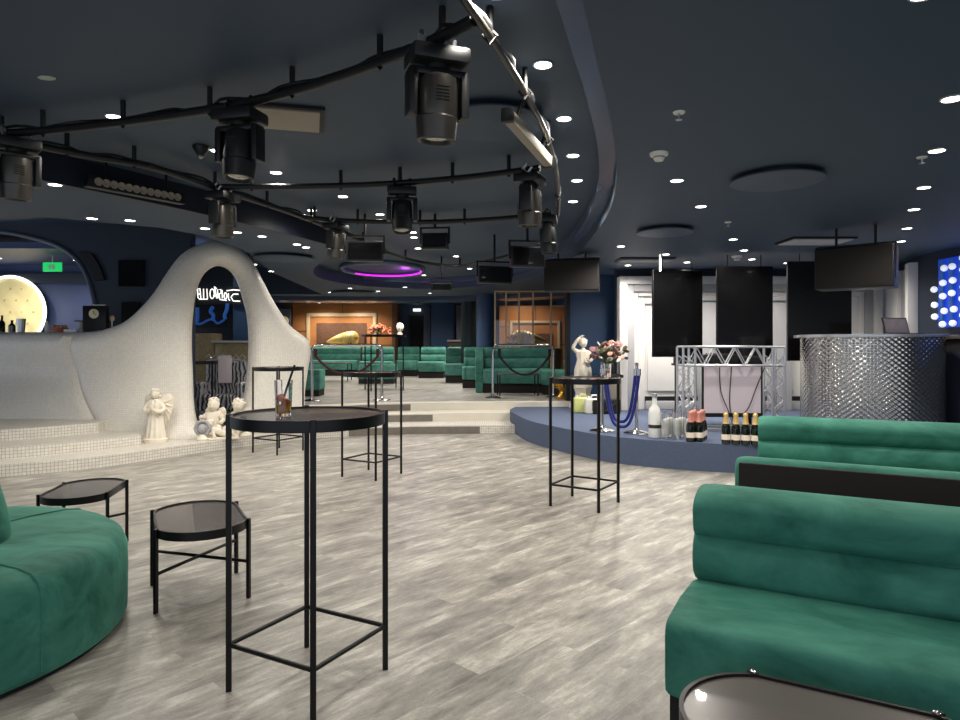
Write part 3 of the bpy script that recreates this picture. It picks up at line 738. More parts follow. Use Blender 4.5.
# ================================================================ STAGE GOODS
def stg_pt(px, Y, z=.31): return ((px-480)*Y/F, Y, z)
t = thing('frosted_bottle', 'very large frosted clear bottle standing at the edge of the blue stage', 'bottle', stg_pt(654.5, 7.78))
MB().lathe([(.0001, 0), (.066, 0), (.070, .01), (.070, .29), (.06, .335), (.032, .37), (.027, .40), (.026, .46)], 28).build('bottle_body', M['frost'], t)
MB().lathe([(.0001, .46), (.029, .46), (.03, .475), (.029, .51), (.0001, .512)], 20).build('cap', M['alu'], t)
MB().lathe([(.0712, .11), (.0716, .11), (.0716, .15), (.0712, .15)], 28).build('label_band', M['fixture_grey'], t)
k = 0; vase0 = None
for r_, (dx, dy) in enumerate([(0, 0), (.13, .02), (.26, 0), (.05, .2), (.19, .21)]):
    x, y, z = stg_pt(665.5, 7.68+dy); loc = (x+dx, y, z)
    lb = ['leftmost', 'middle', 'rightmost', 'back left', 'back right'][r_]
    if not vase0:
        t = vase0 = thing('tall_glass', 'tall clear glass with white filling beside the frosted bottle, front row, leftmost', 'glass', loc, 0, 'tall clear glasses on the stage')
        MB().lathe([(.0001, 0), (.047, 0), (.05, .01), (.054, .30), (.051, .30), (.047, .02), (.0001, .015)], 24).build('glass_body', M['glass'], t)
        MB().lathe([(.0001, .03), (.045, .03), (.047, .19), (.03, .22), (.0001, .23)], 16).build('filling', M['frost'], t)
    else: dup(vase0, loc, 0, 'tall clear glass with white filling beside the frosted bottle, %s' % (('front row, '+lb) if r_ < 3 else lb))
def champagne(loc, label, foil, k=1.0, group=None):
    t = thing('champagne_bottle', label, 'bottle', loc, 0, group)
    s = k
    MB().lathe([(.0001, 0), (.043*s, 0), (.045*s, .01*s), (.045*s, .15*s), (.041*s, .18*s), (.028*s, .215*s), (.018*s, .24*s), (.0165*s, .27*s), (.0001, .27*s)], 24).build('bottle_body', M['bottle'], t)
    MB().lathe([(.034*s, .208*s), (.025*s, .235*s), (.022*s, .285*s), (.025*s, .292*s), (.025*s, .305*s), (.017*s, .318*s), (.0001, .322*s)], 20).build('foil', foil, t)
    MB().lathe([(.0456*s, .045*s), (.046*s, .045*s), (.046*s, .10*s), (.0456*s, .10*s)], 24).build('bottle_label', M['paper'], t)
    return t
n4 = ['leftmost', 'second from left', 'third from left', 'rightmost']
g0 = None
for i in range(4):
    loc = stg_pt(726+i*9.8, 7.26-.03*i)
    if g0 is None: g0 = champagne(loc, 'dark bottle with gold foil, leftmost in the row of four on the stage', M['foil_gold'], 1.06, group='gold foiled bottles on the stage')
    else: dup(g0, loc, 0, 'dark bottle with gold foil, %s in the row of four on the stage' % n4[i])
g0 = None
for r_ in range(3):
    for c_ in range(2):
        loc = Vector(stg_pt(690.5, 7.42))+Vector((c_*.095+r_*.055, r_*.10, 0))
        lb = 'dark bottle with pink foil, %s row, %s one of its pair' % (['front', 'middle', 'rear'][r_], ['left', 'right'][c_])
        if g0 is None: g0 = champagne(loc, lb, M['foil_pink'], 1.06, group='pink foiled bottles on the stage')
        else: dup(g0, loc, 0, lb)
# canisters and black case near the steps
def jerry(loc, m, label, lab):
    t = thing('canister', label, 'canister', loc)
    MB().bx(-.115, .115, -.07, .07, 0, .24).build('canister_body', m, t, bevel=.03, seg=3)
    MB().tube([(-.02, 0, .23), (-.0, 0, .29), (.08, 0, .29), (.09, 0, .22)], .014, 8).build('handle', m, t)
    MB().cyl((-.06, 0, .235), (-.06, 0, .275), .024).build('cap', M['offwhite'], t)
    if lab: MB().bx(-.01, .09, -.073, -.069, .05, .19).build('label_patch', M['riser'], t)
jerry(stg_pt(580.5, 10.7), M['yellow_can'], 'yellowish plastic canister on the stage at the statue\'s feet', False)
jerry(stg_pt(592, 10.5), M['offwhite'], 'white plastic canister with a grey label, right of the yellowish one', True)
t = thing('flight_case', 'black open equipment case on the stage behind the left rope post', 'case', stg_pt(606, 10.55))
MB().bx(-.23, .2, -.15, .15, 0, .22).build('case_body', M['black_fab'], t, bevel=.01)
MB().box((.05, -.17, .12), (.02, .01, .24), ry=.9).build('strap', M['fixture_grey'], t)
t = thing('picture_frame', 'small pale framed panel leaning behind the tall table near the statue', 'frame', stg_pt(615, 11.05), 0)
mb = MB(); mb.bx(-.13, -.1, 0, .03, 0, .55); mb.bx(.1, .13, 0, .03, 0, .55); mb.bx(-.1, .1, 0, .03, .52, .55); mb.bx(-.1, .1, 0, .03, 0, .03); mb.build('frame_border', M['white'], t)
MB().bx(-.1, .1, .01, .02, .03, .52).build('frame_picture', M['ironwhite'], t)
# gold vase on the deck
t = thing('gold_vase', 'ornate gold vase on the upper floor between banquette and statue', 'vase', up(562, 12.4))
MB().lathe([(.0001, 0), (.10, 0), (.11, .03), (.06, .08), (.045, .14), (.09, .2), (.13, .27), (.14, .33), (.11, .33), (.0001, .3)], 24, fold=.04, nf=12).build('vase_body', M['goldm'], t)
MB().tube([(-.09, 0, .2), (-.15, 0, .22), (-.15, 0, .3), (-.11, 0, .31)], .012).build('handle', M['goldm'], t)
MB().tube([(.09, 0, .2), (.15, 0, .22), (.15, 0, .3), (.11, 0, .31)], .012).build('handle', M['goldm'], t)

# ================================================================ STATUES
def skin(name, verts, edges, radii, m, parent, sub=2):
    me = bpy.data.meshes.new(name); me.from_pydata(verts, edges, []); o = bpy.data.objects.new(name, me); COL.objects.link(o)
    md = o.modifiers.new('skin', 'SKIN'); md.use_smooth_shade = True
    if not me.skin_vertices: 
        bm = bmesh.new(); bm.from_mesh(me); bm.verts.layers.skin.verify(); bm.to_mesh(me); bm.free()
    for i, r in enumerate(radii):
        r = r if isinstance(r, tuple) else (r, r)
        me.skin_vertices[0].data[i].radius = r
    me.skin_vertices[0].data[0].use_root = True
    s = o.modifiers.new('sub', 'SUBSURF'); s.levels = sub; s.render_levels = sub
    dg = bpy.context.evaluated_depsgraph_get(); me2 = bpy.data.meshes.new_from_object(o.evaluated_get(dg)); bpy.data.objects.remove(o)
    me2.materials.clear(); me2.materials.append(m); me2.shade_smooth(); me2.name = name
    o = bpy.data.objects.new(name, me2); COL.objects.link(o); o.parent = parent
    return o
def face(mb, c, r):
    """nose, brow, eyes, lips on a head of radius r at c that looks to -y"""
    c = Vector(c)
    mb.tube([c+Vector((0, -r*.93, r*.18)), c+Vector((0, -r*1.16, -r*.12)), c+Vector((0, -r*.98, -r*.2))], [r*.07, r*.13, r*.1], 8)
    for s in (-1, 1):
        mb.sph(c+Vector((s*r*.33, -r*.84, r*.08)), r*.13, 1, .6, .7)
        mb.tube([c+Vector((s*r*.12, -r*.93, r*.27)), c+Vector((s*r*.35, -r*.9, r*.31)), c+Vector((s*r*.58, -r*.72, r*.2))], r*.06, 6)
        mb.sph(c+Vector((s*r*.93, 0, 0)), r*.18, .5, .8, 1)
        mb.sph(c+Vector((s*r*.42, -r*.72, -r*.25)), r*.25, 1, .7, .9)
    mb.tube([c+Vector((-r*.2, -r*.88, -r*.42)), c+Vector((0, -r*.97, -r*.4)), c+Vector((r*.2, -r*.88, -r*.42))], r*.07, 6)
    return mb
def wing(side, m, parent, s=1.0, z=.42):
    mb = MB(); P = []
    out = [(.02, .06), (.06, .13), (.12, .15), (.155, .10), (.16, .02), (.14, -.06), (.105, -.13), (.07, -.16), (.04, -.10), (.02, -.03)]
    out = [(x*s, y*s) for x, y in out]
    n = len(out)
    vs = [(side*x, .055+.25*x+(.012 if k else -.012), z+y) for k in (0, 1) for x, y in out]
    mb.add(vs, [tuple(range(n)), tuple(range(n, 2*n))[::-1]]+[(i, (i+1) % n, n+(i+1) % n, n+i) for i in range(n)])
    for q in range(5):
        a = .35-q*.38; mb.tube([(side*.04*s, .055, z+.04*s), (side*(.04+.11*math.cos(a))*s, .055+.02*s, z+(.04+.13*math.sin(a)-.03*q)*s)], [.014*s, .008*s], 6)
    mb.build('wing', m, parent, bevel=.004)
# praying angel on the ledge, .70 m tall
an = thing('angel_statue', 'praying winged angel statue standing alone on the ledge, left of the arch opening', 'statue', (-4.19, 8.6, .13), .0)
P = M['plaster']
MB().lathe([(.0001, 0), (.145, 0), (.15, .015), (.15, .05), (.13, .06), (.0001, .06)], 32, sx=1, sy=.85).build('base', P, an)
MB().lathe([(.0001, .055), (.125, .055), (.128, .09), (.11, .16), (.10, .25), (.092, .33), (.085, .40), (.098, .46), (.10, .50), (.075, .54), (.035, .565), (.0001, .57)], 72, sx=1, sy=.78, fold=.06, nf=11).build('robe', P, an)
verts = [(0, 0, .50), (0, -.0, .545), (0, -.01, .575), (.085, -.01, .51), (.125, -.03, .42), (.075, -.095, .40), (.018, -.125, .445), (-.085, -.01, .51), (-.125, -.03, .42), (-.075, -.095, .40), (-.018, -.125, .445)]
edges = [(0, 1), (1, 2), (0, 3), (3, 4), (4, 5), (5, 6), (0, 7), (7, 8), (8, 9), (9, 10)]
skin('arms', verts, edges, [.05, .03, .028, .035, .038, .034, .018, .035, .038, .034, .018], P, an)
mb = MB()
for s in (-1, 1):
    for q in range(4): mb.tube([(s*.012, -.128-.004*q, .445+.004*q), (s*.005, -.132-.006*q, .475), (s*.002, -.135-.005*q, .50-.006*q)], .006, 6)
    mb.tube([(s*.016, -.12, .445), (s*.008, -.115, .47)], .006, 6)
    mb.sph((s*.012, -.128, .445), .017, .7, 1, 1.2)
mb.build('praying_hands', P, an)
hd = (0, -.012, .625)
mb = MB().sph(hd, .055, .92, 1, 1.15, 20, 14); face(mb, hd, .055); mb.build('head', P, an)
mb = MB(); mb.sph((0, .004, .64), .062, 1, .98, .95, 18, 12)
random.seed(3)
for q in range(34):
    a = random.uniform(-.3, PI+.3); zz = random.uniform(.575, .69)
    rr = .058*math.sqrt(max(.1, 1-((zz-.635)/.075)**2)); mb.sph((rr*math.cos(a), .002+rr*math.sin(a), zz), .016, n=8, m=6)
for q in range(9):
    a = PI+PI*q/8; mb.sph((.052*math.cos(a), .045*math.sin(a)*.9-.005, .672), .013, n=8, m=6)
mb.build('hair', P, an)
for s in (-1, 1): wing(s, P, an, 1.2, .45)
# cherub group: seated cherub, ring with a child's face, reclining child, scallop
def cherub(name, label, loc, rz, sc_, hold):
    t = thing(name, label, 'statue', loc, rz)
    V = [(0, 0, .09), (0, -.005, .17), (0, 0, .225), (0, -.005, .255),
         (.06, 0, .215), (.10, -.03, .16), (.07, -.085, .135), (-.06, 0, .215), (-.11, -.02, .17), (-.10, -.07, .21),
         (.045, -.03, .075), (.075, -.125, .105), (.06, -.135, .02), (.065, -.175, .012), (-.045, -.03, .075), (-.07, -.13, .09), (-.09, -.12, .015), (-.09, -.16, .01)]
    E = [(0, 1), (1, 2), (2, 3), (2, 4), (4, 5), (5, 6), (2, 7), (7, 8), (8, 9), (0, 10), (10, 11), (11, 12), (12, 13), (0, 14), (14, 15), (15, 16), (16, 17)]
    Rr = [.068, .06, .045, .028, .03, .025, .019, .03, .025, .019, .045, .036, .023, .018, .045, .036, .023, .018]
    skin('body', [tuple(c*sc_ for c in v) for v in V], E, [r*sc_ for r in Rr], P, t)
    c = (0, -.012*sc_, .305*sc_); r = .055*sc_
    mb = MB().sph(c, r, .95, 1, 1.08, 18, 12); face(mb, c, r); mb.build('head', P, t)
    mb = MB(); mb.sph((0, .0, .318*sc_), .056*sc_, 1, .95, .95)
    for q in range(22):
        a = random.uniform(0, 2*PI); el = random.uniform(.1, 1.4)
        if math.sin(a) < -.3 and el < .6: continue
        mb.sph((.055*sc_*math.cos(a)*math.cos(el), .055*sc_*math.sin(a)*math.cos(el), (.315+.055*math.sin(el))*sc_), .016*sc_, n=8, m=6)
    mb.build('hair', P, t)
    for s in (-1, 1): wing(s, P, t, .62*sc_, .19*sc_)
    MB().lathe([(.0001, 0), (.12*sc_, 0), (.13*sc_, .02*sc_), (.1*sc_, .05*sc_), (.0001, .06*sc_)], 20, fold=.08, nf=7, c=(0, .0, -.01)).build('base', P, t)
    return t
cherub('cherub_statue', 'plump seated cherub figure, the tallest of the small white group in the arch opening', (-3.66, 9.16, .13), .1, 1.42, None)
cherub('cherub_statue', 'smaller leaning cherub with raised wings at the right of the small white group', (-3.33, 9.2, .13), -.2, 1.40, None)
t = thing('ring_bust', 'grey child\'s head framed by a wreath on a round foot, front of the cherub group', 'statue', (-3.66, 8.78, .13), .2)
MB().lathe([(.0001, 0), (.07, 0), (.075, .02), (.05, .05), (.035, .075), (.0001, .08)], 24).build('base', P, t)
mb = MB().tube([(.085*math.cos(a), .02, .16+.085*math.sin(a)) for a in [2*PI*k/24 for k in range(24)]], .027, 10, closed=True)
for q in range(30):
    a = 2*PI*q/30; mb.sph((.088*math.cos(a)+.008*math.cos(7*a), -.004, .16+.092*math.sin(a)), .015, n=8, m=6)
mb.build('wreath', M['ironwhite'], t)
c = (0, .0, .155); mb = MB().sph(c, .058, .95, 1, 1.1, 18, 12); face(mb, c, .058); mb.build('head', M['ironwhite'], t)
t = thing('reclining_cherub', 'small white figure reclining between the wreath head and the tall cherub', 'statue', (-3.45, 8.93, .13), .45)
V = [(0, 0, .07), (-.06, 0, .10), (-.11, 0, .14), (-.13, 0, .17), (.05, -.03, .06), (.12, -.05, .09), (.16, -.06, .03), (.05, .03, .06), (.12, .03, .05), (.17, .03, .03), (-.12, -.06, .08), (-.10, -.10, .03), (-.10, .05, .09), (-.04, .07, .08)]
E = [(0, 1), (1, 2), (2, 3), (0, 4), (4, 5), (5, 6), (0, 7), (7, 8), (8, 9), (2, 10), (10, 11), (2, 12), (12, 13)]
skin('body', V, E, [.05, .05, .04, .022, .035, .028, .018, .035, .028, .018, .022, .017, .022, .017], P, t)
c = (-.15, -.01, .215); mb = MB().sph(c, .042, .95, 1, 1.1, 16, 10); face(mb, c, .042); mb.build('head', P, t)
mb = MB().sph((-.148, .006, .225), .043); [mb.sph((-.15+.042*math.cos(a), .0+.035*math.sin(a), .243), .013, n=8, m=6) for a in [2*PI*k/10 for k in range(10)]]; mb.build('hair', P, t)
MB().bx(-.19, .2, -.12, .09, 0, .03).build('base', P, t, bevel=.012)
# large classical statue with flowers near the blue wall
st = thing('woman_statue', 'white statue of a draped woman with one raised arm, in front of the navy wall', 'statue', stg_pt(583, 11.4), .15)
MB().bx(-.2, .2, -.18, .18, 0, .06).build('base', P, st, bevel=.01)
mb = MB().lathe([(.0001, .05), (.17, .05), (.175, .1), (.14, .16), (.12, .26), (.14, .33), (.16, .36), (.0001, .38)], 40, fold=.09, nf=8); mb.build('pedestal', P, st)
MB().lathe([(.0001, .36), (.15, .36), (.155, .42), (.15, .55), (.145, .66), (.115, .77), (.10, .84), (.12, .93), (.115, .97), (.05, 1.0), (.0001, 1.01)], 72, sx=1, sy=.75, fold=.055, nf=9).build('robe', P, st)
V = [(0, 0, .93), (0, 0, 1.0), (0, -.01, 1.04), (-.11, 0, .97), (-.19, -.02, 1.03), (-.12, -.04, 1.16), (-.05, -.03, 1.22), (.11, 0, .96), (.15, -.03, .84), (.08, -.12, .80), (.03, -.14, .84)]
E = [(0, 1), (1, 2), (0, 3), (3, 4), (4, 5), (5, 6), (0, 7), (7, 8), (8, 9), (9, 10)]
skin('arms', V, E, [.07, .035, .032, .042, .035, .028, .02, .042, .036, .028, .02], P, st)
mb = MB()
for q in range(4): mb.tube([(-.05+.008*q, -.03, 1.22), (-.035+.011*q, -.035, 1.245), (-.015+.01*q, -.04, 1.25-.004*q)], .006, 6)
for q in range(4): mb.tube([(.03, -.14+.008*q, .845), (.015, -.15+.008*q, .865), (.0, -.15+.008*q, .87)], .006, 6)
mb.tube([(-.055, -.03, 1.215), (-.07, -.04, 1.24)], .007, 6); mb.tube([(.035, -.13, .85), (.03, -.12, .875)], .007, 6)
mb.build('fingers', P, st)
c = (0, -.02, 1.115); mb = MB().sph(c, .068, .9, 1, 1.18, 20, 14); face(mb, c, .066); mb.build('head', P, st)
mb = MB().sph((0, .008, 1.135), .078, 1, 1, 1); mb.sph((0, .085, 1.13), .035)
for q in range(16): a = PI*q/15; mb.sph((.072*math.cos(a), .02+.05*math.sin(a), 1.16), .02, n=8, m=6)
mb.build('hair', P, st)

# bouquets
def bouquet(name, label, loc, R_, h0, mats, nfl, vasemat, flat=1.0, vr=.09, vh=.16, stems=True):
    t = thing(name, label, 'flowers', loc)
    MB().lathe([(.0001, 0), (vr*.8, 0), (vr, vh*.5), (vr*.85, vh), (vr*.75, vh), (.0001, vh*.7)], 20).build('vase', vasemat, t)
    sm = MB(); lf = MB(); fl = [MB() for _ in mats]
    for i in range(nfl):
        a = random.uniform(0, 2*PI); el = random.uniform(-.15, 1.5); rr = R_*random.uniform(.6, 1.05)
        p = Vector((rr*math.cos(a)*math.cos(el), rr*math.sin(a)*math.cos(el), vh+h0+rr*math.sin(el)*flat))
        if stems: sm.tube([(0, 0, vh*.8), (p.x*.4, p.y*.4, (vh+p.z)/2), tuple(p)], .004, 5)
        q = fl[i % len(mats)]; r = R_*random.uniform(.09, .17)
        R = Matrix.Rotation(random.uniform(-1, 1), 3, 'X') @ Matrix.Rotation(random.uniform(-1, 1), 3, 'Y')
        for k in range(6):
            b = 2*PI*k/6; d = R @ Vector((math.cos(b)*r*.6, math.sin(b)*r*.6, 0))
            q.sph(p+d, r*.5, 1, 1, .55, 7, 5, R=R)
        q.sph(p, r*.35, n=7, m=5)
        if i % 2 == 0:
            g = p*.85; g.z = max(vh*.9, p.z-.04); d = Vector((math.cos(a), math.sin(a), .4))*R_*.25
            s = Vector((-math.sin(a), math.cos(a), 0))*R_*.06
            lf.add([g, g+d*.5+s, g+d, g+d*.5-s, g+d*.5+Vector((0, 0, .006))], [(0, 1, 4), (1, 2, 4), (2, 3, 4), (3, 0, 4), (0, 3, 2, 1)])
    if stems: sm.build('stems', M['leaf'], t)['kind'] = 'stuff'
    lf.build('leaves', M['leaf'], t)['kind'] = 'stuff'
    for m_, q in zip(mats, fl): q.build('blossoms', m_, t)['kind'] = 'stuff'
    return t
pl = thing('plinth', 'dark grey plinth carrying the big dried bouquet behind the tall table', 'plinth', stg_pt(609, 10.95))
MB().bx(-.17, .17, -.17, .17, 0, .55).build('plinth_body', M['riser'], pl, bevel=.01)
MB().bx(-.2, .2, -.19, .19, .55, .6).build('plinth_top', M['black_fab'], pl, bevel=.01)
bouquet('flower_bouquet', 'big dried bouquet of dusty pink and mauve flowers right of the white statue', (stg_pt(609, 10.95)[0], 10.95, .912), .33, .10, [M['petal_pink'], M['petal_mauve'], M['petal_mauve'], M['petal_white'], M['leaf'], M['brown']], 120, M['black_fab'], .85)
bouquet('flower_bouquet', 'coral red flowers on the large tall table of the upper floor', ((379-480)*14.8/F, 14.8, 1.625), .30, .0, [M['petal_coral'], M['petal_coral'], M['petal_pink']], 50, M['glass'], .55, vr=.06, vh=.06)
t = thing('bust', 'small white head bust on the large tall table, right of the coral flowers', 'statue', ((400-480)*14.8/F, 14.8, 1.625), .0)
MB().lathe([(.0001, 0), (.07, 0), (.05, .03), (.03, .07), (.0001, .08)], 20).build('base', P, t)
c = (0, 0, .16); mb = MB().sph(c, .085, .9, 1, 1.15, 20, 14); face(mb, c, .085); mb.build('head', P, t)
MB().sph((0, .02, .185), .087, .95, .95, 1).build('hair', P, t)
# gold shells
def shell(loc, rz, label, k=1):
    loc = (loc[0], loc[1], loc[2]); t = thing('shell_sculpture', label, 'sculpture', loc, rz, 'large golden shells')
    mb = MB(); n = 26; pts = []; rs = []
    for i in range(n):
        u = i/(n-1); x = (-.85+1.55*u)*k
        r = (.03+.33*math.sin(min(1, u*1.05)*PI*.62))*k*(1+.035*math.cos(i*PI))*(1 if u < .82 else math.sqrt(max(.02, 1-((u-.82)/.18)**2))); z = .12*k+.2*k*u**.7+.03*k
        pts.append((x, 0, z)); rs.append(r)
    mb.tube(pts, rs, 20); mb.build('shell_body', M['gold'], t)
    MB().sph((.28*k, -.22*k, .22*k), .2*k, 1.3, .5, .9).build('shell_mouth', M['brown'], t)
    return t
for loc, lb in ((((341-480)*22.0/F, 23.3, 1.36), 'low dark console under the golden shell, before the orange alcove'), (((529-480)*17/F, 17.2, 1.33), 'low dark console added under the reflected shell copy behind the glazed partition')):
    b = thing('console', lb, 'console', (loc[0], loc[1], .393))
    MB().bx(-.8, .8, -.3, .3, .0, loc[2]-.393-.03).build('console_body', M['brown'], b)
    MB().bx(-.83, .83, -.32, .32, loc[2]-.393-.03, loc[2]-.393).build('console_top', M['cream'], b, bevel=.01)
shell(((341-480)*22.7/F, 23.3, 1.40), 0, 'large golden shell before the orange alcove of the far wall', .74)
shell(((529-480)*17/F, 17.2, 1.37), PI, 'copy of the golden shell behind the glazed partition, standing in for its reflection', .62)  # shell, console, flowers and stand here are added as the mirror's reflection
bouquet('flower_bouquet', 'coral flowers behind the glazed partition, standing in for a reflection beside the shell copy', ((512-480)*16.6/F, 16.6, 1.46), .22, .0, [M['petal_coral'], M['petal_pink']], 30, M['glass'], .6, vr=.05, vh=.05)
t = thing('flower_stand', 'slim dark stand added under the coral flowers of the reflection behind the glazed partition', 'stand', ((512-480)*16.6/F, 16.6, .393))
MB().cyl((0, 0, .02), (0, 0, 1.05), .02).build('pole', M['black'], t); MB().cyl((0, 0, 1.04), (0, 0, 1.065), .14).build('top', M['black'], t); MB().cyl((0, 0, 0), (0, 0, .02), .14).build('base', M['black'], t)

# ================================================================ DJ BOOTH, COUNTER, SCREENS
dj = thing('dj_booth', 'aluminium truss booth with a pale pink front panel on the stage', 'booth', ((734-480)*8.34/F, 8.5, .31))
w = .635; hgt = 1.055
mb = MB()
def lattice(mb, a, b, off, n, r=.007):
    a, b, off = Vector(a), Vector(b), Vector(off); up_ = 0
    for i in range(n):
        p = a.lerp(b, i/n)+off*(i % 2); q = a.lerp(b, (i+1)/n)+off*((i+1) % 2); mb.cyl(p, q, r, n=6)
for i, (x0, x1, lb) in enumerate(((-w, -w+.15, 'left'), (w-.15, w, 'right'))):
    c = MB()
    for x in (x0, x1):
        for y in (-.16, .10): c.cyl((x, y, 0), (x, y, hgt), .016, n=10)
    for y in (-.16, .10): lattice(c, (x0, y, .05), (x0, y, hgt-.1), (x1-x0, 0, 0), 8)
    lattice(c, (x0, -.16, .05), (x0, -.16, hgt-.1), (0, .26, 0), 6); lattice(c, (x1, -.16, .05), (x1, -.16, hgt-.1), (0, .26, 0), 6)
    c.build('truss_column', M['alu'], dj)
c = MB()
for z in (hgt, hgt-.235):
    for y in (-.16, .10): c.cyl((-w, y, z), (w, y, z), .016, n=10)
lattice(c, (-w+.12, -.16, hgt), (w-.12, -.16, hgt), (0, 0, -.235), 8, .009); lattice(c, (-w+.12, .10, hgt-.235), (w-.12, .10, hgt-.235), (0, 0, .235), 8, .007)
c.build('truss_beam', M['alu'], dj)
c = MB(); c.bx(-w, w, -.19, -.13, 0, .035); c.bx(-w, w, .07, .13, 0, .035); c.build('foot_bar', M['alu'], dj)
pn = MB().bx(-.36, .36, -.105, -.085, .22, .82).build('front_panel', M['pink'], dj)
c = MB(); c.bx(-.38, -.36, -.11, -.08, .18, .84); c.bx(.36, .38, -.11, -.08, .18, .84); c.bx(-.36, .36, -.11, -.08, .82, .84); c.bx(-.38, .38, -.112, -.078, .17, .22)
c.build('panel_frame', M['fixture'], dj)
mb = MB()
for pts in ([(-.17, -.13, .8), (-.15, -.12, .5), (-.05, -.13, .22), (-.0, -.16, -.0+.03)], [(-.02, -.13, .8), (-.04, -.12, .4), (-.02, -.13, .2), (.03, -.17, .03)], [(.4, -.13, .8), (.3, -.12, .55), (.2, -.13, .3), (.1, -.16, .2)]):
    mb.tube(smooth_line(pts, 6), .006, 6)
mb.build('cable', M['black'], dj)
MB().bx(-.56, .56, .16, .62, .80, .83).build('shelf', M['black'], dj)
for x in (-.5, .5): MB().box((x, .59, .4), (.04, .04, .8)).build('leg', M['black'], dj)
bz = .31+.83
def gear(label, x, w_, h_, name, knobs=True):
    t = thing(name, label, 'equipment', (dj.location.x+x, dj.location.y+.38, bz))
    MB().bx(-w_/2, w_/2, -.16, .16, 0, h_).build('device_body', M['fixture'], t, bevel=.008)
    c = MB()
    for i in range(int(w_/.05)):
        for j in range(3): c.cyl((-w_/2+.03+i*.05, -.1+j*.1, h_), (-w_/2+.03+i*.05, -.1+j*.1, h_+.018), .009, n=8)
    c.build('knobs', M['fixture_grey'], t)
gear('black mixing deck at the left end of the booth shelf', -.38, .36, .09, 'media_player')
gear('wide black mixer in the middle of the booth shelf', .02, .36, .12, 'audio_mixer')
gear('black mixing deck at the right end of the booth shelf', .40, .34, .09, 'media_player')

# embossed silver counter
sc2 = thing('silver_counter', 'curved counter faced with embossed silver sheet, right of the booth', 'counter', (0, 0, .31))
pl_ = smooth_line([(4.22, 8.75), (4.08, 8.35), (4.2, 8.02), (4.6, 7.80), (5.05, 7.72), (5.47, 7.85), (5.64, 8.2)], 16)
ac = [0]
for i in range(1, len(pl_)): ac.append(ac[-1]+(pl_[i]-pl_[i-1]).length)
def on_pl(s):
    i = 0
    while i < len(ac)-2 and ac[i+1] < s: i += 1
    t = (s-ac[i])/(ac[i+1]-ac[i]); T = (pl_[min(i+2, len(pl_)-1)]-pl_[max(i-1, 0)]).normalized()
    return pl_[i].lerp(pl_[i+1], t), Vector((T.y, -T.x, 0))
ns = int(ac[-1]/.0125); nz = 92; vs = []; fs = []; hC = 1.17
for i in range(ns+1):
    s = ac[-1]*i/ns; p, nn = on_pl(s)
    for j in range(nz+1):
        z = hC*j/nz; a = 2*PI*s/.075; b = 2*PI*z/.06
        hgt_ = .016*abs(math.cos(a/2)*math.cos(b/2))**.8*(1 if (int(s/.0425)+int(z/.0425)) % 1 == 0 else 0)
        hgt_ = .0075*(abs(math.cos(a/2+b/2))+abs(math.cos(a/2-b/2)))
        vs.append((p.x+nn.x*hgt_, p.y+nn.y*hgt_, z))
for i in range(ns):
    for j in range(nz): o = i*(nz+1)+j; fs.append((o, o+nz+1, o+nz+2, o+1))
MB().add(vs, fs).build('embossed_front', M['silver'], sc2, ang=80)
lp = [tuple(p) for p in pl_]
MB().prism([(p[0], p[1]) for p in lp]+[(5.64, 8.78), (4.22, 8.78)], 0.0, hC-.02).build('counter_body', M['fixture'], sc2)
topo = []
for i, p in enumerate(pl_):
    T = (pl_[min(i+1, len(pl_)-1)]-pl_[max(i-1, 0)]).normalized(); topo.append((p.x+T.y*.05, p.y-T.x*.05))
topo = [(topo[0][0]-.02, 8.82)]+topo+[(topo[-1][0]+.02, 8.82)]
MB().prism(topo, hC, hC+.035).build('counter_top', M['alu'], sc2, bevel=.008)
ztop = .31+hC+.035
t = thing('laptop', 'open black laptop on the embossed silver counter', 'laptop', (5.2, 8.15, ztop), math.radians(8))
MB().bx(-.17, .17, -.12, .12, 0, .016).build('keyboard', M['fixture'], t, bevel=.004)
MB().box((0, .15, .11), (.34, .012, .215), rx=math.radians(-18)).build('screen', M['fixture'], t, bevel=.004)
MB().box((0, .143, .112), (.31, .006, .185), rx=math.radians(-18)).build('display', M['table_top'], t)
t = thing('side_counter', 'dark navy counter block right of the embossed silver counter', 'counter', (6.0, 8.1, .31))
MB().bx(-.22, .19, -.3, .6, 0, 1.0).build('counter_body', M['navy_dark'], t)
MB().bx(-.24, .19, -.34, .6, 1.15, 1.2).build('counter_top', M['table_top'], t, bevel=.01)
MB().bx(-.2, .19, -.2, .5, 1.0, 1.15).build('counter_neck', M['black_fab'], t)

# hanging screens
def screen(x0, x1, yt, yb, Y, rz, label):
    w_ = (x1-x0)*Y/F/math.cos(rz); c = at((x0+x1)/2, (yt+yb)/2, Y); h_ = (yb-yt)*Y/F
    t = thing('hanging_screen', label, 'screen', c, rz, 'black hanging video panels')
    MB().bx(-w_/2, w_/2, .0, .05, -h_/2, h_/2).build('cabinet', M['fixture'], t, bevel=.006)
    MB().bx(-w_/2+.006, w_/2-.006, -.008, .0, -h_/2+.006, h_/2-.006).build('display', M['screen'], t)
    zc = 2.65-c.z
    for s in (-1, 1): MB().cyl((s*w_*.3, .03, h_/2-.02), (s*w_*.3, .03, zc+.01), .006).build('hanger', M['black'], t)
screen(652, 704, 270, 357, 9.7, math.radians(9), 'leftmost black video panel, hanging before the white portal')
screen(717, 773, 266, 358, 9.3, 0, 'middle black video panel, hanging behind the booth')
screen(789, 850, 261, 361, 9.15, math.radians(-6), 'rightmost black video panel, hanging beside the silver counter')
o = MB().cyl((0, 0, 0), (0, 0, .24), .012).build('hanging_tube_light', M['neon_white'], loc=at(660, 271, 9.3)); tag(o, 'short white vertical tube lamp above the leftmost video panel', 'lamp')
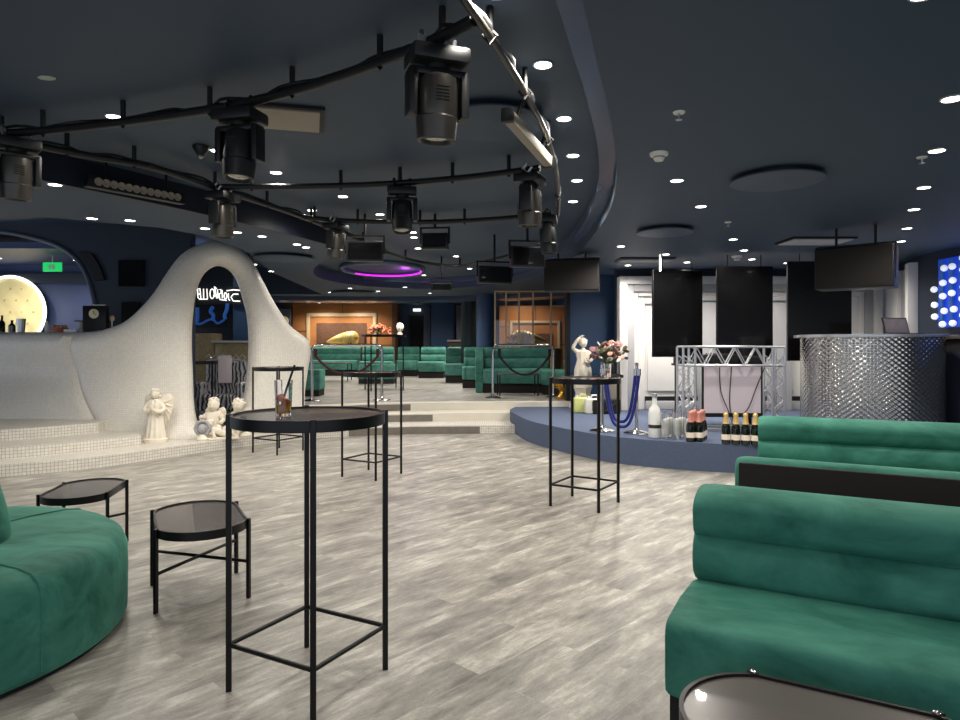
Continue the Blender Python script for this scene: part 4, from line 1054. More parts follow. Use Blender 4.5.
# loudspeakers hung from the ceiling
def speaker(c, w_, h_, d_, rz, label, rx=0):
    t = thing('hanging_speaker', label, 'speaker', c, rz); 
    MB().bx(-w_/2, w_/2, 0, d_, -h_/2, h_/2).build('cabinet', M['fixture'], t, bevel=.012)
    MB().bx(-w_/2+.015, w_/2-.015, -.012, 0, -h_/2+.015, h_/2-.015).build('grille', M['black_fab'], t)
    b = MB()
    for s in (-1, 1): b.bx(s*w_*.5-.006, s*w_*.5+.006, d_*.3, d_*.6, -h_*.3, h_/2+.03)
    b.bx(-w_/2, w_/2, d_*.35, d_*.55, h_/2+.02, h_/2+.035); b.build('bracket', M['black'], t)
    zc = 2.65-c[2]; MB().cyl((-w_*.25, d_*.45, h_/2+.02), (-w_*.25, d_*.45, zc), .014).build('hanger', M['black'], t); MB().cyl((w_*.25, d_*.45, h_/2+.02), (w_*.25, d_*.45, zc), .014).build('hanger', M['black'], t)
speaker(at(571, 275, 9.0), .74, .42, .34, math.radians(-12), 'wide black loudspeaker hanging above the glazed partition, centre')
speaker(at(853, 267, 7.0), .74, .44, .36, math.radians(-38), 'wide black loudspeaker hanging above the silver counter')

# blue panel with globe bulbs on the right wall
t = thing('bulb_installation', 'blue lit wall panel with rows of white globe bulbs at the right edge', 'light installation', (6.12, 7.9, 1.9))
MB().bx(-.03, .06, -1.2, .95, -.28, .62).build('backing', M['blue_glow'], t)
strips = MB()
for i in range(12): strips.bx(-.06, -.03, -1.15+i*.18, -1.09+i*.18, -.28, .6)
strips.build('strips', M['neon_blue'], t)
random.seed(11)
for r_ in range(5):
    for q in range(11):
        y = .92-q*.17+random.uniform(-.02, .02); z = -.24+r_*.185+random.uniform(-.03, .03)+(.1 if q % 3 == 0 else 0)
        if q == 0 and r_ in (3, 4): continue
        MB().sph((-.10, y, z), .042, n=12, m=8).build('bulb', M['bulb'], t)

# ================================================================ BAR AREA
cb = 13.0
t = thing('round_wall_panel', 'round tufted cream panel with a bright ring frame on the bar back wall', 'wall panel', at(12, 312, 12.85))
r = 35*12.85/F
mb = MB(); n = 26; vs = []; fs = []
for i in range(n+1):
    for j in range(n+1):
        u = (i/n*2-1); v = (j/n*2-1); x = u*math.sqrt(1-v*v/2)*r*.95; z = v*math.sqrt(1-u*u/2)*r*.95
        d = .035*(abs(math.sin((x/.22+z/.22)*PI/2))*abs(math.sin((x/.22-z/.22)*PI/2)))**.5
        vs.append((x, -.02-d, z))
for i in range(n):
    for j in range(n): o = i*(n+1)+j; fs.append((o, o+n+1, o+n+2, o+1))
mb.add(vs, fs); mb.build('tufted_cushion', M['cream_glow'], t, ang=80)
c = MB()
for i in range(-2, 3):
    for j in range(-2, 3):
        x = i*.22+(.11 if j % 2 else 0); z = j*.22
        if x*x+z*z < (r*.85)**2: c.sph((x, -.045, z), .02, n=8, m=6)
c.build('buttons', M['cream'], t)
MB().tube([(r*math.cos(a), -.06, r*math.sin(a)) for a in [2*PI*k/48 for k in range(48)]], .03, 8, closed=True).build('ring_frame', M['ring_glow'], t)
MB().lathe([(.0001, 0), (r*.97, 0), (r*.97, .04), (.0001, .04)], 48, R=Matrix.Rotation(-PI/2, 3, 'X')).build('backing', M['dark'], t)
# exit sign
t = thing('exit_sign', 'green lit exit sign hanging inside the bar arch', 'sign', at(52.5, 267, 11.6))
MB().bx(-.16, .16, -.02, .02, -.08, .08).build('sign_panel', M['exit'], t, bevel=.008)
c = MB(); c.bx(-.05, .05, -.024, -.02, -.045, .045); c.build('pictogram_door', M['offwhite'], t)
c = MB().sph((-.0, -.028, .03), .011, n=8, m=6); c.tube([(0, -.028, .02), (-.008, -.028, -.008)], .007, 6); c.tube([(-.008, -.028, -.008), (.012, -.028, -.02), (.006, -.028, -.04)], .005, 6); c.tube([(-.008, -.028, -.008), (-.02, -.028, -.03), (-.032, -.028, -.03)], .005, 6); c.build('running_figure', M['exit'], t)
MB().bx(-.11, -.09, -.024, -.02, -.01, .01).build('arrow', M['offwhite'], t)
MB().cyl((0, 0, .08), (0, 0, 2.95-t.location.z), .01).build('hanger', M['offwhite'], t)
# objects on top of the counter
def on_counter(px, dy=.3):
    s, Y = ray_s(px); P_, T = path_at(s); q = P_+Vector((-T.y, T.x, 0))*dy
    return Vector(((px-480)*q.y/F, q.y, 0))
ZC = H+(HY-332)*9.0/F
def cpos(px, dy=.3, z=None): p = on_counter(px, dy); return (p.x, p.y, ZC+.005 if z is None else z)
ZC = 1.565
t = thing('framed_clock', 'black box clock with a small pale dial on the bar counter', 'clock', cpos(96, .32), .1)
MB().bx(-.15, .15, -.06, .06, 0, .36).build('case', M['black'], t, bevel=.008)
MB().lathe([(.0001, -.004), (.062, -.004), (.066, .0), (.0001, .004)], 28, (0, -.064, .25), R=Matrix.Rotation(PI/2, 3, 'X')).build('dial', M['clockface'], t)
c = MB(); c.cyl((0, -.072, .25), (.0, -.072, .295), .003, n=6); c.cyl((0, -.072, .25), (.03, -.072, .235), .003, n=6); c.build('hands', M['black'], t)
MB().bx(-.04, .12, -.02, .02, .36, .38).build('handle', M['offwhite'], t)
t = thing('cocktail_shaker', 'grey metal shaker cup on the bar counter before the lit round panel', 'cup', cpos(21, .3))
MB().lathe([(.0001, 0), (.045, 0), (.06, .19), (.056, .19), (.04, .01)], 24).build('cup_body', M['alu'], t)
def bottle(px, h, r_, m, lb, nm='bottle', dy=.32):
    t = thing(nm, lb, 'bottle', cpos(px, dy), 0, 'small things on the bar counter')
    MB().lathe([(.0001, 0), (r_, 0), (r_, h*.55), (r_*.4, h*.72), (r_*.35, h*.93)], 16).build('bottle_body', m, t)
    MB().lathe([(.0001, h*.93), (r_*.42, h*.93), (r_*.42, h), (.0001, h)], 14).build('cap', M['black'], t)
bottle(2, .24, .04, M['bottle'], 'dark bottle on the bar counter at the left edge of the picture')
bottle(12, .17, .045, M['bottle'], 'squat dark bottle left of the grey shaker cup')
bottle(47, .17, .03, M['frost'], 'small clear bottle between round panel and orange bowl')
t = thing('bowl', 'low orange bowl heaped on the bar counter, left of the clock', 'bowl', cpos(59, .3))
MB().lathe([(.0001, 0), (.06, 0), (.115, .05), (.11, .055), (.0001, .03)], 24).build('bowl_body', mat('terracotta', S(190, 126, 92), .6), t)
c = MB(); random.seed(5)
for q in range(14): c.sph((random.uniform(-.07, .07), random.uniform(-.07, .07), .055+random.uniform(0, .025)), .026, n=8, m=6)
c.build('snacks', M['petal_pink'], t)
t = thing('folded_cloth', 'white folded napkins on the counter just left of the clock', 'cloth', cpos(74, .25)); MB().bx(-.1, .08, -.08, .08, 0, .035).build('napkins', M['offwhite'], t, bevel=.012)
t = thing('serving_stand', 'small pale stand with a flat dish left of the clock', 'stand', cpos(81, .42)); c = MB().cyl((0, 0, 0), (0, 0, .15), .03, .02); c.build('stem', M['ironwhite'], t); MB().cyl((0, 0, .15), (0, 0, .165), .08, .085, n=20).build('dish', M['petal_mauve'], t)
t = thing('table_lamp', 'small unlit pale lamp on the counter right of the clock', 'lamp', cpos(112, .42)); MB().lathe([(.0001, 0), (.03, 0), (.03, .02), (.008, .03), (.008, .15)], 14).build('base', M['alu'], t); MB().sph((0, 0, .19), .045, .7, .7, 1).build('lamp_shade', M['cream'], t)
# dark wall screens right of the arch
for (x0, x1, y0, y1, lb) in ((119, 144, 260, 287, 'upper black wall screen on the dark wall right of the bar arch'), (122, 140, 302, 326, 'lower black wall screen just above the counter, right of the clock')):
    c = at((x0+x1)/2, (y0+y1)/2, Yb-.03); w_ = (x1-x0)*Yb/F/2; h_ = (y1-y0)*Yb/F/2
    t = thing('wall_screen', lb, 'screen', c); MB().bx(-w_, w_, -.03, .03, -h_, h_).build('cabinet', M['dark'], t, bevel=.006); MB().bx(-w_+.01, w_-.01, -.036, -.03, -h_+.01, h_-.01).build('display', M['screen'], t)
poly = [at(x, y, Yb) for x, y in [(79, 252), (93, 254), (101, 266), (106, 280), (97, 281), (91, 268)]]
mb = MB().prism([(p.x, p.z) for p in poly], -Yb, -Yb+.05); mb.v = [(x, -z, y) for x, y, z in mb.v]; mb.uv = {}
o = mb.build('curved_wall_panel', M['dark']); tag(o, 'black curved panel along the right side of the bar arch', 'panel')

# ---------------- seen through the keyhole: neon lettering, blue figures, sequin bar, ornate chair
Yn = 13.6
struct('wall_neon', MB().bx(-6.6, -4.9, 14.2, 14.3, 0, 3.3), M['navy_dark'])
struct('trim_35', MB().bx(at(233, 0, 13.8).x, at(250, 0, 13.8).x, 13.8, 14.0, 0, 3.3), M['navy'])
def zp(x, y): return at(180+x/12, 270+y/12, Yn)
t = thing('neon_sign', 'white neon lettering on the dark wall behind the arch opening', 'sign', zp(450, 290))
o0 = t.location.copy(); mb = MB()
def st_(pts, cl=False, r=.016):
    mb.tube([zp(*p)-o0 for p in pts], .011, 8, closed=cl)
def el(cx, cy, rx, ry, a0=0, a1=2*PI, n=14): return [(cx+rx*math.cos(a0+(a1-a0)*k/n), cy+ry*math.sin(a0+(a1-a0)*k/n)) for k in range(n+1)]
st_([(240, 225), (210, 225), (215, 330), (235, 350), (330, 350)]); st_([(212, 290), (240, 290)]); st_([(240, 225), (250, 345)]); st_([(282, 225), (284, 345)]); st_([(322, 225), (330, 345)])
st_(el(385, 285, 26, 58), True); st_([(412, 200), (425, 260), (440, 340)]); st_([(400, 310), (450, 310)]); st_([(412, 200), (440, 225)])
st_([(455, 340), (450, 235), (490, 235), (495, 275), (455, 295)]); st_([(470, 300), (480, 355), (520, 360), (560, 365)]); st_([(505, 240), (508, 340)])
st_(el(545, 310, 16, 38), True); st_([(580, 280), (582, 350), (600, 365)]); st_([(700, 290), (640, 290), (612, 325), (640, 372), (720, 375)]); st_([(560, 250), (640, 238), (715, 243)])
mb.build('lettering', M['neon_white'], t); MB().bx(-.5, .5, .08, .1, -.2, .15).build('backing', M['dark'], t)
MB().bx(-.45, -.43, .1, .62, .0, .02).build('bracket', M['dark'], t); MB().bx(.43, .45, .1, .62, .0, .02).build('bracket', M['dark'], t)
t = thing('blue_figures', 'blue lit vase shaped figures in a row under the white neon lettering', 'light installation', zp(400, 540)); o0 = t.location.copy()
for (x, pts, rr) in ((0, [(210, 450), (210, 540), (205, 630)], [.02, .025, .02]), (1, [(395, 440), (365, 500), (400, 540), (395, 610)], [.03, .05, .04, .025]), (2, [(570, 400), (560, 480), (535, 540), (545, 590)], [.025, .045, .05, .03])):
    MB().tube(smooth_line([zp(*p)-o0 for p in pts], 4), .035, 10).build('figure', M['neon_blue'], t)
MB().tube(smooth_line([zp(*p)-o0 for p in [(150, 620), (235, 650), (330, 605), (395, 590), (450, 640), (530, 600)]], 5), .022, 8).build('swirl', M['neon_blue'], t)
MB().box((0, .35, 0), (1.1, .05, .5)).build('backing', M['dark'], t)
t = thing('sequin_bar', 'low bar front covered in golden sequins, seen through the arch', 'counter', (at(204, 0, 13.0).x, 13.0, .02))
MB().bx(-.62, .25, -.1, .3, 0, 1.6).build('bar_front', M['sequin'], t, bevel=.03)
MB().bx(.25, .95, -.1, .3, 0, 1.42).build('bar_wing', M['sequin'], t, bevel=.03)
MB().bx(.2, 1.0, -.14, .32, 1.42, 1.46).build('bar_top', M['ironwhite'], t)
zebra = M['zebra'] = mat('marbled_silver', S(150, 150, 155), .25, .4, var=0)
nt = zebra.node_tree; wv = N(nt, 'ShaderNodeTexWave', Scale=5, Distortion=7, Detail=2); tc = N(nt, 'ShaderNodeTexCoord'); nt.links.new(tc.outputs['Object'], wv.inputs['Vector'])
cr = N(nt, 'ShaderNodeValToRGB'); cr.color_ramp.elements[0].color = S(30, 30, 36); cr.color_ramp.elements[1].color = S(200, 200, 205); nt.links.new(wv.outputs['Fac'], cr.inputs[0]); nt.links.new(cr.outputs[0], nt.nodes['Principled BSDF'].inputs['Base Color'])
ch = thing('ornate_armchair', 'marbled black and silver armchair with scrolled back, seen through the arch', 'armchair', (at(223, 0, 12.0).x, 12.0, .02), .1)
MB().bx(-.36, .36, -.3, .3, .2, .5).build('seat', zebra, ch, bevel=.08, seg=3)
MB().bx(-.36, .36, .18, .32, .3, 1.08).build('backrest', zebra, ch, bevel=.06, seg=3)
for s in (-1, 1):
    MB().bx(s*.36-.07, s*.36+.07, -.32, .3, .18, .72).build('armrest', zebra, ch, bevel=.06, seg=3)
    for y in (-.24, .24): MB().cyl((s*.3, y, 0), (s*.3, y, .22), .025, .035).build('leg', M['alu'], ch)
c = MB()
for q in range(6):
    x = -.3+q*.12; c.tube([(x, .2, 1.06), (x+.05, .18, 1.14), (x+.0, .18, 1.2), (x-.05, .18, 1.15)], .011, 6)
c.tube([(-.34, .2, 1.08), (0, .19, 1.13), (.34, .2, 1.08)], .014, 8); c.build('scrollwork', M['alu'], ch)
o = MB().bx(-.12, .12, -.018, .018, -.28, .22).build('draped_cloth', M['pink'], bevel=.01, loc=(at(225, 0, 12.14).x, 12.14, .98)); tag(o, 'pale pink cloth draped over the back of the marbled armchair', 'cloth')
# dim grey doorway panel and lamp right of the arch
o = MB().sph((0, 0, 0), .2, n=16, m=10).build('wall_lamp', M['cream_glow'], loc=(-8.1*.98, 21.85, H+(HY-321)*21.85/F)); o.location.x = (284-480)*21.85/F; o.scale = (.8, .35, .8); tag(o, 'small round cream wall lamp between the arch and the orange alcove', 'lamp')
struct('trim_36', MB().bx((272-480)*22/F, (290-480)*22/F, 22.0, 22.1, .39, 2.6), M['plate'])
# ================================================================ CEILING RIG
ZP = 2.75
def pz(px, py, z=ZP):
    Y = F*(z-H)/(HY-py); return Vector(((px-480)*Y/F, Y, z))
def pipe(name, pts, label, r=.026, m='fixture', stubs=6, zc=2.88, cable=False):
    c = Vector(pts[0]); t = thing(name, label, 'truss pipe', c, 0, 'curved ceiling pipes of the lighting rig')
    L_ = smooth_line([Vector(p)-c for p in pts], 8)
    MB().tube(L_, r, 12).build('tube', M[m], t)
    for k in range(stubs):
        p = L_[int((k+.5)*(len(L_)-1)/stubs)]
        MB().cyl(p+Vector((0, 0, -.01)), (p.x, p.y, zc-c.z+.01), .016, n=8).build('hanger', M['fixture'], t)
        MB().tube([p+Vector((0, 0, -.034)), p+Vector((.034, 0, 0)), p+Vector((0, 0, .034)), p+Vector((-.034, 0, 0))], .008, 6, closed=True).build('clamp', M['fixture'], t)
    if cable:
        w = [p+Vector((.02*math.sin(i*1.1), .02*math.cos(i*.9), .026+.012*math.sin(i*.7))) for i, p in enumerate(L_)]
        MB().tube(w, .009, 6).build('cable', M['alu' if cable == 'alu' else 'black'], t)
    return t
pipe('hanging_pipe', [pz(-60, 138), pz(0, 134), pz(50, 130), pz(115, 123), pz(180, 114), pz(240, 104), pz(310, 86), pz(380, 62), pz(430, 42), pz(474, 20)], 'nearest curved black pipe sweeping across the ceiling above the front table', cable=True, stubs=7)
pipe('hanging_pipe', [pz(440, -40, 2.75), pz(466, 2), pz(498, 48), pz(528, 98), pz(548, 140), pz(558, 185), pz(556, 222), pz(540, 246)], 'grey pipe wrapped in silver cable, curving away down the right side of the rig', m='fixture_grey', cable='alu', stubs=6, r=.018)
pipe('hanging_pipe', [pz(-20, 130), pz(30, 144), pz(90, 156), pz(150, 167), pz(215, 187), pz(262, 203), pz(300, 216), pz(345, 234), pz(385, 252)], 'straight black pipe running back along the left side of the rig', cable=True, stubs=7)
pipe('hanging_pipe', [pz(215, 187), pz(330, 186), pz(400, 183), pz(470, 177), pz(540, 168)], 'black cross pipe of the rig, the second from the camera', stubs=5)
pipe('hanging_pipe', [pz(300, 217), pz(350, 221), pz(420, 222), pz(480, 220), pz(552, 214)], 'black cross pipe of the rig, the third and farthest back', stubs=5)
pipe('hanging_pipe', [pz(385, 252), pz(420, 262), pz(460, 266), pz(500, 258), pz(540, 246)], 'thin black pipe closing the rig at its far end', stubs=3)

def moving_head(label, loc, rz, tilt=0, grey=False, k=1.0, yaw2=0):
    """hangs from a pipe at loc; z extends downwards"""
    t = thing('moving_head_spotlight', label, 'stage light', loc, rz, 'moving head stage lights hanging from the rig'); t.scale = (k, k, k)
    bm_ = M['fixture']; hm = M['fixture_grey'] if grey else M['fixture']
    for x in (-.07, .07):
        MB().tube([(x, 0, .034), (x, .034, 0), (x, 0, -.04), (x, -.034, 0)], .013, 8, closed=True).build('clamp', M['alu'] if grey else bm_, t)
    MB().bx(-.13, .13, -.1, .1, -.115, -.045).build('base', bm_, t, bevel=.018)
    MB().cyl((0, 0, -.112), (0, 0, -.135), .06, n=20).build('pan_bearing', bm_, t)
    y = MB()
    y.bx(-.135, .135, -.045, .045, -.165, -.13)
    for s in (-1, 1): y.bx(s*.118-.02, s*.118+.02, -.05, .05, -.34, -.14)
    y.build('yoke', bm_, t, bevel=.014)
    R = Matrix.Rotation(tilt, 3, 'X')
    prof = [(.0001, .115), (.06, .115), (.085, .10), (.09, .06), (.092, -.04), (.088, -.065), (.094, -.072), (.086, -.165), (.076, -.17), (.070, -.165), (.066, -.150)]
    hd = MB().lathe(prof, 28, (0, 0, -.27), R=R).build('lamp_head', hm, t, ang=40)
    v = MB()
    for q in range(5): v.add([Vector((0, 0, -.27))+R @ Vector(p) for p in [(-.03, -.093, .05-q*.014), (.03, -.093, .05-q*.014), (.03, -.090, .044-q*.014), (-.03, -.090, .044-q*.014)]], [(0, 1, 2, 3)])
    v.build('vent_slots', M['dark'], hd)
    MB().lathe([(.0001, -.158), (.03, -.161), (.066, -.155)], 24, (0, 0, -.27), R=R).build('lens', M['lens'], t)
    return t
moving_head('largest moving head spotlight, nearest the camera at the top centre', (pz(437, 42).x, pz(437, 42).y, ZP), .35, .08, True, 1.02)
moving_head('black moving head spotlight left of the beige ceiling vent, on the front pipe', pz(240, 104), -.25, -.1, False, .98)
moving_head('moving head spotlight at the left edge of the picture', pz(16, 133), .8, .1, True, .98)
moving_head('slim grey moving head spotlight directly above the white arch', pz(223, 188), 1.3, 0, True, .98)
moving_head('black moving head spotlight in the middle of the second cross pipe', pz(402, 183), .1, -.2, False, .95)
moving_head('grey moving head spotlight at the right end of the second cross pipe', pz(530, 170), 1.2, 0, True, 1.0)
moving_head('grey moving head spotlight at the left end of the third cross pipe', pz(336, 220), 1.2, .1, True, .95)
moving_head('black moving head spotlight at the right end of the third cross pipe', pz(548, 213), 1.4, -.1, False, .95)
# flat panel fixtures
def panel_light(x0, x1, y0, y1, Y, rz, label, m='fixture', zc=2.88):
    c = at((x0+x1)/2, (y0+y1)/2, Y); w_ = (x1-x0)*Y/F*.95; h_ = (y1-y0)*Y/F*.95
    t = thing('hanging_panel_light', label, 'stage light', c, rz, 'flat black stage lights of the rig')
    MB().bx(-w_/2, w_/2, -.05, .05, -h_/2, h_/2).build('housing', M[m], t, bevel=.01)
    MB().bx(-w_/2+.02, w_/2-.02, -.058, -.05, -h_/2+.02, h_/2-.02).build('front_glass', M['screen'], t)
    b = MB(); b.bx(-w_/2-.02, -w_/2, -.02, .02, -.03, h_/2+.06); b.bx(w_/2, w_/2+.02, -.02, .02, -.03, h_/2+.06); b.bx(-w_/2-.02, w_/2+.02, -.02, .02, h_/2+.05, h_/2+.07); b.build('bracket', M['black'], t)
    MB().cyl((0, 0, h_/2+.06), (0, 0, zc-c.z+.005), .015).build('hanger', M['black'], t)
panel_light(346, 384, 241, 262, 7.6, .1, 'wide flat stage light hanging right of the grey spotlight, above the purple recess')
panel_light(421, 449, 233, 250, 7.6, -.1, 'smaller flat brownish stage light on the third cross pipe')
panel_light(509, 546, 246, 268, 7.6, .15, 'flat black stage light left of the centre loudspeaker')
panel_light(476, 513, 266, 284, 9.0, .3, 'flat black stage light hanging low at the far end of the rig')
panel_light(431, 452, 283, 291, 11.2, 0, 'small dark control box light at the far end of the rig, above the chairs', zc=2.88)
# silver LED bar under the right pipe
t = thing('hanging_light_bar', 'short pale LED bar slung under the silver pipe, top centre right', 'stage light', (pz(530, 141, 2.65)), 0)
d = (pz(552, 166, 2.6)-pz(512, 120, 2.66)); L_ = d.length; d.normalize()
R = d.to_track_quat('X', 'Z').to_matrix()
mb = MB().bx(-L_/2, L_/2, -.03, .03, -.035, .035); mb.v = [tuple(R @ Vector(v)) for v in mb.v]; mb.build('housing', M['vent'], t, bevel=.012)
for s in (-1, 1):
    mb = MB().bx(s*L_/2-.02, s*L_/2+.02, -.036, .036, -.042, .042)
    mb.v = [tuple(R @ Vector(v)) for v in mb.v]; mb.build('end_cap', M['fixture'], t, bevel=.01)
for s in (-.6, .6):
    q = R @ Vector((s*L_/2, 0, .05)); MB().cyl(q, q+Vector((.03, 0, .10)), .014).build('bracket', M['fixture'], t)
# batten with twelve lenses along the left soffit
a = at(92, 181, 5.35); b = at(178, 199, 5.95); d = (b-a); L_ = d.length
t = thing('lens_batten', 'black batten with a row of round lenses below the left rig pipe', 'stage light', (a+b)/2, math.atan2(d.y, d.x))
MB().bx(-L_/2-.05, L_/2+.05, -.04, .04, -.05, .05).build('housing', M['fixture'], t, bevel=.01)
for q in range(12): MB().lathe([(.0001, .0), (.028, 0), (.033, .006), (.03, .014), (.0001, .004)], 16, (-L_/2+.03+q*(L_-.06)/11, -.04, 0), R=Matrix.Rotation(PI/2, 3, 'X')).build('lens', M['vent'], t)
for s in (-.7, .7): MB().cyl((s*L_/2, 0, .04), (s*L_/2, 0, 2.88-t.location.z), .012).build('hanger', M['black'], t)

# ================================================================ CEILING FITTINGS
LAMPS = []
dl0 = None
def downlight(px, py, z, label, group, power=30, r=.042):
    global dl0
    Y = F*(z-H)/(HY-py); loc = Vector(((px-480)*Y/F, Y, z-.004))
    return downlight_w(loc, label, group, power)
def downlight_w(loc, label, group, power=30):
    global dl0
    if dl0 is None:
        t = thing('downlight', label, 'downlight', loc, 0, group)
        MB().lathe([(.046, -.004), (.052, -.006), (.056, -.001), (.056, .004), (.046, .004)], 24, ring=True).build('trim_ring', M['alu'], t)
        MB().lathe([(.0001, -.001), (.044, -.001), (.044, .004), (.0001, .004)], 20).build('lamp_lens', M['lamp'], t)
        dl0 = t
    else: t = dup(dl0, loc, 0, label, group)
    li = bpy.data.lights.new('downlight_beam', 'SPOT'); li.energy = power; li.spot_size = math.radians(158); li.spot_blend = .9; li.shadow_soft_size = .04
    li.color = (1, .93, .84)
    old = [c for c in t.children if c.type == 'LIGHT']
    if old: old[0].data = li
    else:
        lo = bpy.data.objects.new('downlight_beam', li); COL.objects.link(lo); lo.parent = t; lo.location = (0, 0, -.03)
    return t
PW = 42
def row(pts, z, desc, group, power=PW):
    order = sorted(pts, key=lambda p: p[1])
    for i, p in enumerate(order): downlight(p[0], p[1], z, ('%s downlight %s' % (ORD[i], desc)) if i < 12 else desc, group, power)
row([(952, 98), (937, 150), (924, 187), (914, 209), (907, 228), (901, 241)], 2.65, 'of the diagonal row at the right edge of the ceiling', 'right edge downlights')
row([(677, 180), (701, 206), (733, 239), (744, 250), (752, 259)], 2.65, 'of the row running back over the stage between the round plates', 'stage downlights', 70)
row([(621, 246), (628, 265), (687, 262), (666, 254)], 2.65, 'of the loose cluster before the white portal', 'portal downlights', 110)
row([(497, -8), (543, 64), (564, 118), (573, 155), (577, 180), (573, 201)], 2.88, 'of the row between the silver pipe and the curved cornice', 'cornice downlights')
row([(114, 116), (217, 150), (276, 172), (343, 196), (312, 210)], 2.88, 'of the raised ceiling left of the centre', 'raised ceiling downlights')
row([(380, 214), (414, 237), (418, 248), (456, 256), (424, 275), (413, 232)], 2.88, 'of the far part of the raised ceiling', 'far raised ceiling downlights')
row([(55, 184), (92, 218), (130, 220)], 2.65, 'of the lower ceiling left of the soffit above the bar', 'bar front downlights', 70)
row([(205, 228), (237, 232), (262, 236), (297, 244), (306, 247), (297, 261), (305, 258), (254, 264), (271, 271)], 2.65, 'of the lower ceiling behind the white arch', 'downlights behind the arch', 25)
row([(350, 288), (405, 287), (378, 291), (330, 292), (430, 293)], 2.65, 'of the lower ceiling band before the upper seating', 'upper seating downlights', 90)
# unseen parts of the same room: lamps behind and beside the camera
for i, (x, y) in enumerate([(-2.2, -.6), (-.9, .9), (2.0, .4), (3.6, 2.2), (1.6, 2.4), (4.8, 4.0), (-3.2, 1.6), (-1.4, 2.3)]):
    downlight_w(Vector((x, y, 2.646 if x > .4 else 2.876)), 'round recessed downlight in the ceiling above or behind the camera', 'downlights above the camera', 30)
for x, y, z in [(-5.6, 20.5, 2.88), (-3.9, 20.5, 2.88), (-2.2, 20.5, 2.88), (-.6, 20.0, 2.88), (1.0, 19.5, 2.88), (-.6, 19.2, 2.88), (-5.6, 23.2, 2.88), (-4.3, 23.2, 2.88)]:
    downlight_w(Vector((x, y, z-.004)), 'round recessed downlight in the ceiling of the far upper seating area', 'far seating downlights', 130)
for x, y, z in [(5.3, 9.5, 2.65), (4.7, 10.2, 2.65), (1.75, 12.9, 2.65), (-.2, 12.9, 2.88), (1.2, 17.8, 2.88), (-5.2, 12.6, 3.3), (-8.6, 11.9, 2.95), (-7.4, 12.2, 2.95)]:  # out of sight; those by portal corner and banquette added to brighten them
    downlight_w(Vector((x, y, z-.004)), 'unseen downlight, some added as fill, hidden behind hanging things, soffits or walls', 'unseen and fill downlights', 50)
# round plates
def plate(px, py, z, r, label):
    Y = F*(z-H)/(HY-py); t = thing('ceiling_plate', label, 'ceiling plate', ((px-480)*Y/F, Y, z), 0, 'round navy ceiling plates')
    MB().lathe([(.0001, -.05), (r-.02, -.05), (r, -.044), (r, -.034), (r-.03, -.03)], 48).build('disc', M['plate' if px > 600 else 'ceiling'], t)
    MB().lathe([(.0001, -.034), (r-.06, -.034), (r-.06, .002), (.0001, .002)], 40).build('neck', M['dark'], t)
plate(777, 176, 2.65, .33, 'larger round navy ceiling plate, in the lower ceiling at the right')
plate(665, 229, 2.65, .30, 'smaller looking round ceiling plate, farther back toward the white portal')
plate(490, 118, 2.88, .36, 'round ceiling plate behind the largest spotlight, crossed by the silver pipe')
plate(284, 256, 2.65, .42, 'wide dark round ceiling plate just right of the white arch')
plate(355, 292, 2.65, .6, 'flat dark round ceiling plate above the orange alcove')
# vents, detectors, sprinklers
def vent(px, py, z, w_, d_, rz, label, m='vent'):
    Y = F*(z-H)/(HY-py); t = thing('ceiling_vent', label, 'vent', ((px-480)*Y/F, Y, z), rz, 'flat ceiling vents')
    MB().bx(-w_/2, w_/2, -d_/2, d_/2, -.02, .002).build('frame', M['dark'], t)
    MB().bx(-w_/2+.03, w_/2-.03, -d_/2+.03, d_/2-.03, -.032, -.018).build('grille', M[m], t, bevel=.004)
vent(285, 116, 2.88, .5, .46, .25, 'beige square ceiling vent behind the black spotlight on the front pipe')
vent(815, 240, 2.65, .75, .5, 0, 'slim grey ceiling vent above the right loudspeaker', 'ironwhite')
vent(645, 259, 2.65, .8, .4, 0, 'slim dark ceiling vent before the white portal', 'plate')
for (px, py, lb, s) in ((659, 153, 'white smoke detector in the ceiling right of the cornice', 1), (737, 256, 'white smoke detector at the far end of the stage downlights', 1.2)):
    Y = F*(2.65-H)/(HY-py); t = thing('smoke_detector', lb, 'detector', ((px-480)*Y/F, Y, 2.65), 0, 'white smoke detectors')
    MB().lathe([(.0001, -.052*s), (.028*s, -.052*s), (.036*s, -.038*s), (.038*s, -.022*s), (.058*s, -.018*s), (.062*s, .002), (.0001, .002)], 24).build('housing', M['offwhite'], t)
    MB().lathe([(.037*s, -.034*s), (.0385*s, -.034*s), (.0385*s, -.026*s), (.037*s, -.026*s)], 24).build('vent_slots', M['riser'], t)
for (px, py, z, lb) in ((679, 112, 2.65, 'white sprinkler head in the ceiling in front of the smoke detector'), (922, 157, 2.65, 'small sprinkler head beside the diagonal row of downlights'), (728, 222, 2.65, 'dark small sprinkler head between the stage downlights')):
    Y = F*(z-H)/(HY-py); t = thing('sprinkler_head', lb, 'sprinkler', ((px-480)*Y/F, Y, z))
    MB().lathe([(.0001, -.008), (.03, -.008), (.034, .002), (.0001, .002)], 20).build('escutcheon', M['offwhite'], t)
    c = MB().cyl((0, 0, -.005), (0, 0, -.04), .006); c.cyl((0, 0, -.04), (0, 0, -.044), .018, n=14); c.build('sprinkler_body', M['alu'], t)
o = MB().lathe([(.0001, -.003), (.05, -.003), (.05, .003), (.0001, .003)], 7, sx=1, sy=.6).build('ceiling_marker', mat('pale_marker', S(170, 180, 165), .5), loc=pz(47, 78, 2.876)); tag(o, 'small pale marker plate stuck on the dark ceiling, upper left', 'marker')
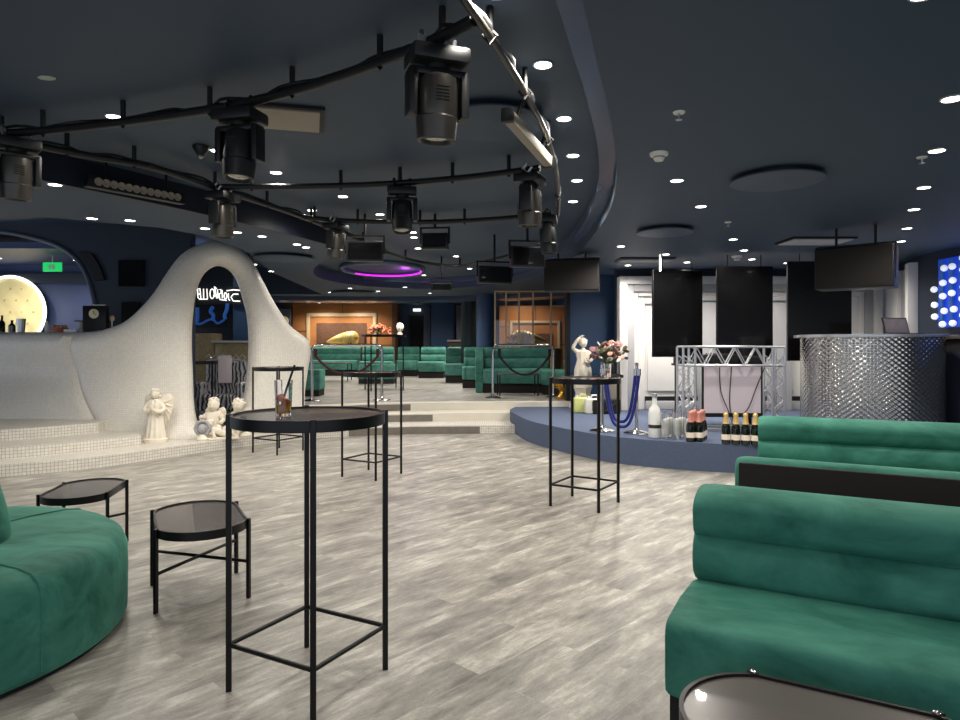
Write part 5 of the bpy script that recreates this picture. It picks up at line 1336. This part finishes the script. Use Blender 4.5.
t = thing('ceiling_camera', 'small dark cone shaped camera on the ceiling left of the black spotlight', 'camera', pz(201, 146, 2.88)); MB().lathe([(.0001, -.09), (.02, -.085), (.06, -.02), (.06, 0), (.0001, 0)], 20).build('housing', M['fixture'], t); MB().sph((0, -.01, -.08), .02, n=10, m=8).build('lens', M['lens'], t)
# purple lit recess
c0 = pz(383, 270, 2.83)
t = thing('purple_cove_light', 'oval ceiling ring with a glowing purple edge above the upper seating', 'ceiling light', (c0.x, c0.y, 2.83))
pts = [(.74*math.cos(a), 1.05*math.sin(a), 0) for a in [2*PI*k/48 for k in range(48)]]
MB().tube([(x*1.03, y*1.03, .02) for x, y, z in pts], .05, 8, closed=True).build('rim', M['fascia'], t)
MB().tube([p for p in pts[43:48]+pts[:21]], .022, 6).build('light_strip', M['purple'], t)
for a in (.5, 2.6, 4.4): MB().cyl((.76*math.cos(a), 1.08*math.sin(a), 0), (.76*math.cos(a), 1.08*math.sin(a), .055), .02).build('hanger', M['fascia'], t)
li = bpy.data.lights.new('purple_glow', 'POINT'); li.energy = 6; li.color = (.85, .1, 1); li.shadow_soft_size = .1
lo = bpy.data.objects.new('purple_glow', li); COL.objects.link(lo); lo.parent = t; lo.location = (.4, .3, -.05)
# light of the bar panel and blue installation
def plight(name, loc, e_, col, size=.3):
    li = bpy.data.lights.new(name, 'POINT'); li.energy = e_; li.color = col; li.shadow_soft_size = size
    lo = bpy.data.objects.new(name, li); COL.objects.link(lo); lo.location = loc
plight('ring_glow', (at(12, 312, 12.2)), 8, (1, .92, .7))

# ================================================================ WORLD, CAMERA
w = bpy.data.worlds.new('World'); sc.world = w; w.use_nodes = True
w.node_tree.nodes['Background'].inputs[0].default_value = (.62, .68, .8, 1); w.node_tree.nodes['Background'].inputs[1].default_value = 1.25
cam = bpy.data.cameras.new('Camera'); co = bpy.data.objects.new('Camera', cam); COL.objects.link(co); sc.camera = co
co.location = (0, 0, H); co.rotation_euler = (PI/2, 0, 0); cam.sensor_width = 36; cam.lens = 36*F/960
cam.shift_y = -(360-HY)/960; cam.clip_start = .05; cam.clip_end = 100
sc.view_settings.view_transform = 'Standard'; sc.view_settings.look = 'None'; sc.view_settings.gamma = 1; sc.view_settings.use_curve_mapping = False
sc.view_settings.exposure = .22
